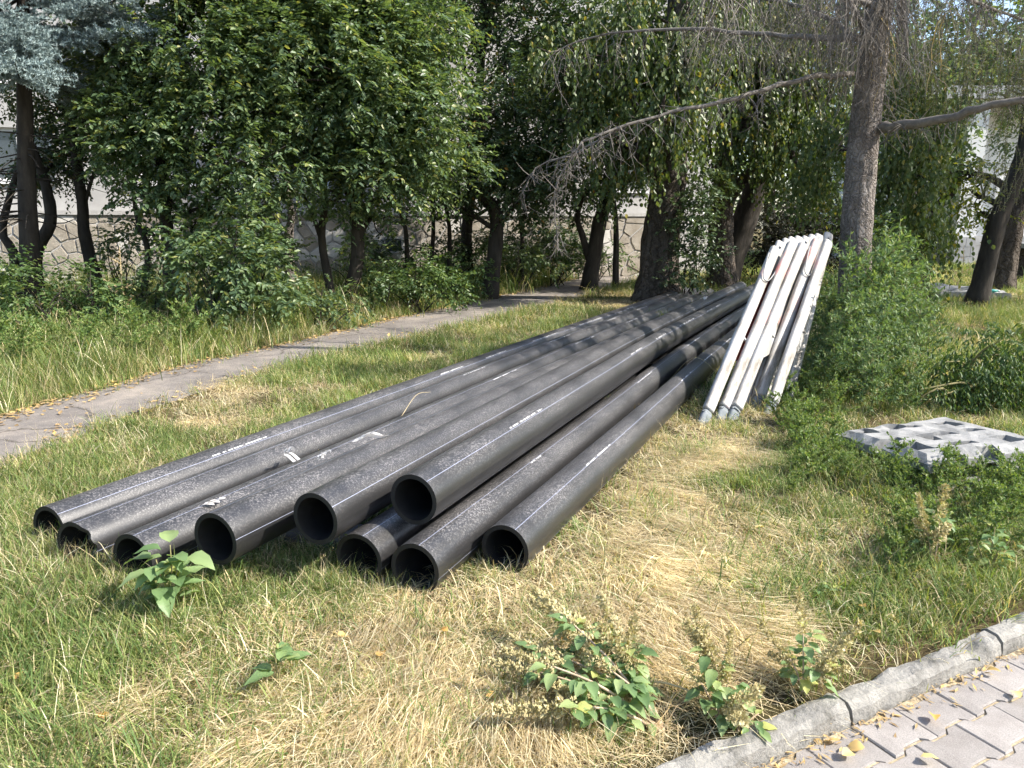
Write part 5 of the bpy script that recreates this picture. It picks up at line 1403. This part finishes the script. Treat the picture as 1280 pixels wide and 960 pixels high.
# ================================================================== grass
def blade_set(seed, n, L0, L1, wid, bend, rad, cols, flat=0.0, comb=None):
    rg = np.random.default_rng(seed); m_ = MB()
    for i in range(n):
        a = rg.random() * 6.283 if comb is None else rg.normal() * comb
        L = L0 + (L1 - L0) * rg.random(); b = bend * (.4 + rg.random()) + flat
        base = np.array([rg.normal() * rad, rg.normal() * rad, -.005])
        h = np.array([math.cos(a), math.sin(a), 0]); s = np.array([-h[1], h[0], 0])
        w = wid * (.6 + .8 * rg.random())
        P = []; th = .12 + .35 * rg.random() + flat; cur = base.copy()
        for k in range(4):
            P.append(cur.copy()); cur = cur + (h * math.sin(th) + np.array([0, 0, math.cos(th)])) * L / 3; th = min(th + b * .55, 1.62 if flat else 2.2)
        P = np.array(P); P[:, 2] = np.maximum(P[:, 2], .004 * np.arange(4) - .005)
        ws = np.array([1, .85, .6, .0]) * w / 2
        v = np.vstack([P[:3] - s * ws[:3, None], P[:3] + s * ws[:3, None], P[3:]])
        c = np.array(cols[int(rg.integers(len(cols)))]) * (.75 + .5 * rg.random()); c = np.append(c, 1)
        m_.add(v, [np.array([[0, 3, 4, 1], [1, 4, 5, 2]]), np.array([[2, 5, 6]])], col=c)
    return m_.mesh('grass_tuft', M['grass'], col=True)
GR = [(.12, .18, .05), (.16, .225, .065), (.21, .25, .08), (.10, .16, .05), (.30, .31, .12)]
ST = [(.56, .46, .28), (.66, .57, .38), (.46, .36, .22), (.74, .67, .49), (.36, .28, .18)]
tc_ = bpy.data.collections.new('grass_tufts')
tufts = []
for i in range(5): tufts.append(blade_set(400 + i, 22, .05, .15, .0042, .9, .035, GR + [ST[0]]))            # 0-4 green short
for i in range(5): tufts.append(blade_set(420 + i, 24, .06, .20, .0030, .8, .045, ST, flat=.9))             # 5-9 flat straw
for i in range(4): tufts.append(blade_set(440 + i, 20, .05, .14, .0034, .9, .04, GR + ST + ST))             # 10-13 mixed
for i in range(3): tufts.append(blade_set(460 + i, 18, .18, .38, .0045, .75, .05, GR + GR + [ST[0], ST[3]]))   # 14-16 tall green
for i in range(2): tufts.append(blade_set(480 + i, 9, .25, .48, .0026, .6, .03, ST))                        # 17-18 tall dry stalks
for i in range(4): tufts.append(blade_set(500 + i, 230, .04, .14, .0036, .9, .095, GR + GR + [ST[0]]))      # 19-22 green patch
for i in range(4): tufts.append(blade_set(520 + i, 240, .05, .19, .0027, .8, .10, ST, flat=.9))             # 23-26 straw patch
for i in range(4): tufts.append(blade_set(540 + i, 210, .04, .14, .0031, .9, .10, GR + ST + [ST[3]], flat=.25))  # 27-30 mixed patch
for i in range(3): tufts.append(blade_set(560 + i, 120, .15, .36, .0045, .75, .12, GR + GR + [ST[0], ST[3]]))    # 31-33 tall patch
for i in range(3): tufts.append(blade_set(580 + i, 150, .14, .34, .0026, .8, .085, ST, flat=.75, comb=.33))    # 34-36 combed straw
for i, me in enumerate(tufts):
    o = bpy.data.objects.new('grass_tuft_%02d' % i, me); tc_.objects.link(o)
ng = bpy.data.node_groups.new('scatter_tufts', 'GeometryNodeTree')
ng.interface.new_socket('Geometry', in_out='INPUT', socket_type='NodeSocketGeometry')
ng.interface.new_socket('Geometry', in_out='OUTPUT', socket_type='NodeSocketGeometry')
gi = ng.nodes.new('NodeGroupInput'); go = ng.nodes.new('NodeGroupOutput')
ci = ng.nodes.new('GeometryNodeCollectionInfo'); ci.inputs['Collection'].default_value = tc_; ci.inputs['Separate Children'].default_value = True; ci.inputs['Reset Children'].default_value = True
ip = ng.nodes.new('GeometryNodeInstanceOnPoints'); ip.inputs['Pick Instance'].default_value = True
def nattr(name, typ):
    n = ng.nodes.new('GeometryNodeInputNamedAttribute'); n.data_type = typ; n.inputs['Name'].default_value = name; return n.outputs['Attribute']
ng.links.new(gi.outputs[0], ip.inputs['Points']); ng.links.new(ci.outputs[0], ip.inputs['Instance'])
ng.links.new(nattr('vi', 'INT'), ip.inputs['Instance Index']); ng.links.new(nattr('rot', 'FLOAT_VECTOR'), ip.inputs['Rotation']); ng.links.new(nattr('scl', 'FLOAT_VECTOR'), ip.inputs['Scale'])
ng.links.new(ip.outputs[0], go.inputs[0])
def scatter(name, label, P, vi, rot, scl):
    me = bpy.data.meshes.new(name); me.vertices.add(len(P)); me.vertices.foreach_set('co', np.asarray(P).ravel())
    a = me.attributes.new('vi', 'INT', 'POINT'); a.data.foreach_set('value', np.asarray(vi, np.int32))
    a = me.attributes.new('rot', 'FLOAT_VECTOR', 'POINT'); a.data.foreach_set('vector', np.asarray(rot, np.float32).ravel())
    a = me.attributes.new('scl', 'FLOAT_VECTOR', 'POINT'); a.data.foreach_set('vector', np.asarray(scl, np.float32).ravel())
    o = bpy.data.objects.new(name, me); COL.objects.link(o)
    md = o.modifiers.new('scatter', 'NODES'); md.node_group = ng
    tag(o, label, 'grass', kind='stuff'); return o
# dryness map in world space
DRY = [(G(640, 890)[:2], .55, 1.0), (G(820, 790)[:2], .60, 1.0), (G(850, 640)[:2], .55, .9), (G(860, 565)[:2], .45, 1.0), (G(740, 720)[:2], .4, .8), (G(500, 800)[:2], .30, .7), (G(880, 540)[:2], .4, .9), (G(480, 770)[:2], .25, .6), (G(200, 900)[:2], .35, .45), (G(330, 790)[:2], .22, .5), (G(260, 510)[:2], .5, .7), (G(1130, 660)[:2], .5, .3), (G(430, 940)[:2], .5, .5), (G(760, 380)[:2], 1.6, .8), (G(1000, 700)[:2], .35, .4), (G(1100, 700)[:2], .8, -.55), (G(1010, 600)[:2], .4, -.5), (G(60, 800)[:2], .6, -.3), (G(60, 650)[:2], .5, -.4), (G(420, 760)[:2], .18, -.5), (G(500, 480)[:2], 1.2, -.3)]
def dryness(x, y):
    d = -.22 + .45 * hnoise(x, y, 1.4, 21) + .35 * hnoise(x, y, 5, 23)
    for c, r, w in DRY:
        d += w * math.exp(-((x - c[0]) ** 2 + (y - c[1]) ** 2) / (r * r))
    return d
PA = np.array([p[0] for p in PIPE_PTS])
def under_pipe(x, y, m):
    p = np.array([x, y]); s = p @ PN; d = p @ PD
    if d < 1.9 or d > 15.6: return False
    f = (d - 2) / 13
    for (a, b, c, _) in PIPES:
        if a[2] > .2: continue
        if d < a[1] - .02: continue
        ss = a[0] + (b[0] - a[0]) * min(1, f * 2.1)
        if abs(s - ss) < PR + m: return True
    return False
rng = np.random.default_rng(91)
Ps, VI, RO, SCL = [], [], [], []
Pt, VIt, ROt, SCt = [], [], [], []
bands = [(1.3, 3.2, 85, 180), (3.2, 5.0, 56, 110), (5.0, 8.0, 30, 40), (8.0, 13.0, 13, 12), (13.0, 22.0, 5.5, 5), (22, 36, 1.6, 1)]
def pick(x, y, left, patch):
    u = rng.random()
    if left > .1:
        if u < .6 * min(1, left / .5): return int(rng.integers(31, 34)) if patch else int(rng.integers(14, 17))
        if u < .85: return int(rng.integers(19, 23)) if patch else int(rng.integers(0, 5))
        return int(rng.integers(27, 31)) if patch else int(rng.integers(5, 14))
    p_dry = min(.97, max(.04, .5 + dryness(x, y) * 1.25))
    if u < p_dry:
        if rng.random() < .74: return int(rng.integers(23, 27)) if patch else int(rng.integers(5, 10))
    elif rng.random() < .75: return int(rng.integers(19, 23)) if patch else int(rng.integers(0, 5))
    return int(rng.integers(27, 31)) if patch else int(rng.integers(10, 14))
for y0, y1, dn, dt in bands:
    xm = y1 * .86 + .5
    for patch, dens_ in ((True, dn), (False, dt)):
        n = int(dens_ * (y1 - y0) * 2 * xm)
        X = (rng.random(n) * 2 - 1) * xm; Yv = y0 + (y1 - y0) * rng.random(n)
        for x, y in zip(X, Yv):
            if abs(x) > y * .86 + .5: continue
            b = kb(x, y); left = edge_at(PATH_L, y) - x
            if patch:
                if b < .16 or in_path(x, y, .10 - .12 * hnoise(x, y, 3, 5)): continue
                if under_pipe(x, y, .07): continue
                if abs(x - 2.72) < .46 and abs(y - 4.45) < .48: continue
            else:
                if b < .015 or in_path(x, y, -.02 - .10 * hnoise(x, y, 3, 5)) or under_pipe(x, y, 0): continue
                if abs(x - 2.72) < .40 and abs(y - 4.45) < .42: continue
                border = b < .3 or in_path(x, y, .3) or under_pipe(x, y, .16)
                if not border and rng.random() < .6: continue
            if left > 2.5 and y > 9 and rng.random() < .4: continue
            v = pick(x, y, left, patch)
            sc = .75 + .55 * rng.random()
            if y > 5: sc *= 1.0 + min(1.2, (y - 5) * .09)
            if v < 5 or 19 <= v < 23: sc *= 1.0 + .35 * hnoise(x, y, .8, 2)
            if b < .2: sc *= .7
            tl = .05 if patch else .2
            Ps.append((x, y, gz(x, y) - .006)); VI.append(v); RO.append((rng.normal() * tl, rng.normal() * tl, rng.random() * 6.283))
            SCL.append((sc, sc, sc * (.75 + .5 * rng.random())))
grass = scatter('grass', 'mixed green and straw dry grass covering the lawn', Ps, VI, RO, SCL)
# longer green grass around pipe ends, along the pipes, in the left foreground
def clump(u, v, r, n, kinds, s0, s1, z=0):
    c = G(u, v)
    for i in range(n):
        x = c[0] + rng.normal() * r; y = c[1] + rng.normal() * r
        if under_pipe(x, y, -.01) or in_path(x, y) or kb(x, y) < .03: continue
        Pt.append((x, y, gz(x, y) - .006)); VIt.append(int(rng.choice(kinds))); s = s0 + (s1 - s0) * rng.random()
        ROt.append((rng.normal() * .2, rng.normal() * .2, rng.random() * 6.283)); SCt.append((s, s, s))
clump(40, 720, .16, 60, [14, 15, 16, 0, 1], .45, .75); clump(120, 705, .08, 26, [14, 15, 16, 17], .35, .6); clump(30, 800, .25, 60, [14, 15, 0, 1, 2], .35, .6)
clump(100, 722, .07, 34, [14, 15, 16, 17], .35, .6); clump(150, 742, .06, 24, [14, 15, 16, 17, 18], .3, .5); clump(60, 700, .06, 24, [14, 15, 16], .35, .6); clump(430, 735, .07, 30, [14, 15, 16, 0], .3, .5); clump(470, 740, .06, 18, [14, 15], .25, .4); clump(400, 722, .06, 16, [14, 15, 0], .3, .45)
clump(640, 722, .05, 10, [14, 15], .2, .35); clump(590, 715, .05, 14, [14, 15, 16], .25, .4); clump(20, 640, .25, 60, [14, 15, 16, 0], .4, .7)
clump(600, 800, .25, 34, [0, 1, 14, 10], .3, .55); clump(820, 700, .25, 30, [0, 1, 14, 10], .3, .5); clump(500, 900, .25, 36, [0, 1, 14, 11], .3, .55); clump(360, 855, .12, 30, [14, 15, 0, 1], .3, .5); clump(100, 860, .3, 60, [0, 1, 2, 14], .5, .8)
for d in np.arange(2.4, 11, .05):    # fringe along both sides of the pile
    for s in (-3.47, -1.21):
        if rng.random() < (.75 if s < -3 else .4):
            p = pw(s + (rng.normal() * .05), d, 0)
            Pt.append((p[0], p[1], gz(p[0], p[1]) - .005)); VIt.append(int(rng.choice([14, 15, 16, 0, 10, 17]))); q_ = .3 + .35 * rng.random(); ROt.append((rng.normal() * .2, rng.normal() * .2, rng.random() * 6.28)); SCt.append((q_, q_, q_))
for y in np.arange(4, 16, .03):      # path borders
    for E, sg in ((PATH_L, -1), (PATH_R, 1)):
        if rng.random() < .75:
            x = edge_at(E, y) + sg * abs(rng.normal()) * .12 
            q_ = .35 + .4 * rng.random() + (.25 if sg < 0 else 0)
            Pt.append((x, y, gz(x, y) - .005)); VIt.append(int(rng.choice([14, 15, 0, 10, 11, 17, 18, 2]))); ROt.append((rng.normal() * .2, rng.normal() * .2, rng.random() * 6.28)); SCt.append((q_, q_, q_))
for i in range(240):                  # tall dry stalks in the verge and by the path
    y = 5.2 + 8 * rng.random() ** 1.5; x = edge_at(PATH_L, y) - .2 - 2 * rng.random()
    q_ = .6 + .7 * rng.random(); Pt.append((x, y, 0)); VIt.append(int(rng.choice([17, 18]))); ROt.append((rng.normal() * .15, rng.normal() * .15, rng.random() * 6.28)); SCt.append((q_, q_, q_))
for (u, v, r, n, ang) in ((800, 770, .14, 26, -1.0), (840, 720, .18, 16, -.8), (620, 900, .18, 22, -1.9), (560, 830, .16, 8, -2.2), (720, 660, .14, 9, -.6), (830, 640, .22, 12, -.5), (860, 575, .2, 14, -.3), (520, 770, .12, 4, -2.0), (300, 900, .2, 5, -2.4), (60, 700, .1, 6, -2.8), (900, 800, .12, 12, -.7)):
    c = G(u, v)
    for i in range(n):
        x = c[0] + rng.normal() * r; y = c[1] + rng.normal() * r
        if under_pipe(x, y, .08) or kb(x, y) < .12: continue
        s = .55 + .4 * rng.random()
        Pt.append((x, y, gz(x, y) + .01)); VIt.append(int(rng.integers(34, 37))); ROt.append((0, 0, ang + rng.normal() * .35)); SCt.append((s, s, s))
scatter('tall_grass', 'longer grass blades fringing the pipes and the footpath', Pt, VIt, ROt, SCt)

# debris along the kerb
rg = np.random.default_rng(55); mb = MB()
n = 900; a = rg.random(n) * 5 - .6; bb = -.085 - abs(rg.normal(size=n)) * .035
P = np.array([kw(x, y, PZ + .004 + .004 * rg.random()) for x, y in zip(a, bb)])
dd = rg.normal(size=(n, 3)); dd[:, 2] *= .12
leaf_quad(mb, P, dd, .012 + .03 * rg.random(n), .22, rg, upj=.3)
o = mb.build('leaf_litter', M['dead_leaf']); tag(o, 'straw and leaf crumbs drifted along the kerb foot', 'litter', kind='stuff')
# litter along the footpath edges
mb = MB(); Q = []
for i in range(2600):
    y = 5 + 14 * rg.random() ** 1.3; E = PATH_L if rg.random() < .72 else PATH_R
    x = edge_at(E, y) + (1 if E is PATH_L else -1) * (abs(rg.normal()) * .16 - .05); Q.append((x, y, .016 + .008 * rg.random()))
Q = np.array(Q); dd = rg.normal(size=(len(Q), 3)); dd[:, 2] *= .15
leaf_quad(mb, Q, dd, .02 + .045 * rg.random(len(Q)), .6, rg, upj=.4)
o = mb.build('path_litter', M['dead_leaf']); tag(o, 'brown fallen leaves drifted along the footpath edges', 'litter', kind='stuff')
# single fallen leaves
dl = []
for i in range(5):
    me = leaf_obj_mesh(500 + i, .75).copy(); me.materials.clear(); me.materials.append(M['dead_leaf_obj']); dl.append(me)
for (u, v, lab, z) in [(179, 790, 'orange dry leaf lying in the grass below the broad leaved weed', 0), (25, 842, None, 0), (475, 822, None, 0), (422, 795, None, 0), (815, 816, None, 0), (955, 660, None, 0), (1075, 757, None, 0), (1092, 790, None, 0), (700, 800, None, 0), (560, 790, None, 0), (880, 690, None, 0), (620, 870, None, 0), (300, 870, None, 0), (130, 900, None, 0),
                     (1166, 897, 'p', 1), (1232, 842, 'p', 1), (1267, 868, 'p', 1), (1065, 945, 'p', 1), (1080, 938, 'p', 1), (1050, 930, 'p', 1), (1150, 950, 'p', 1)]:
    p = G(u, v, PZ if z else .05)
    o = link('fallen_leaf', dl[int(rng.integers(5))])
    o.location = (p[0], p[1], PZ + .012 if z else .055); o.rotation_euler = (rng.normal() * .25, rng.normal() * .25, rng.random() * 6.28)
    s = .035 + .02 * rng.random(); o.scale = (s, s, s)
    if z: tag(o, 'small yellow fallen leaf lying on the concrete pavers', 'leaf', 'fallen leaves on the pavers')
    elif lab: tag(o, lab, 'leaf', 'fallen leaves on the lawn')
    else: tag(o, 'pale dry fallen leaf lying loose on the lawn grass', 'leaf', 'fallen leaves on the lawn')
# dry stalks lying over the pipes
def stalk(a, b, h, label, r=.0022):
    A = G(*a); B = G(*b); m_ = MB(); md = (A + B) / 2 + np.array([0, 0, h])
    tube(m_, curve([A, md, B], 12), np.linspace(r, r * .5, 12), 4)
    o = m_.build('dry_stalk', M['straw'], smooth=True); tag(o, label, 'stalk', 'dry grass stalks')
stalk((832, 480, .05), (905, 475, .2), .22, 'thin dry stalk arching over the outer pipe by the barrier posts')
stalk((502, 520, .25), (538, 490, .30), .06, 'bent dry stalk resting on the pipes')
stalk((350, 700, .0), (349, 672, .02), .05, 'short upright dry stalk by the timber bearer')
stalk((880, 770, .03), (1010, 880, .03), .03, 'long pale dry stalk lying on the lawn near the kerb')
stalk((760, 855, .02), (900, 880, .02), .04, 'pale thick stalk lying beside the sprawling amaranth', .005)
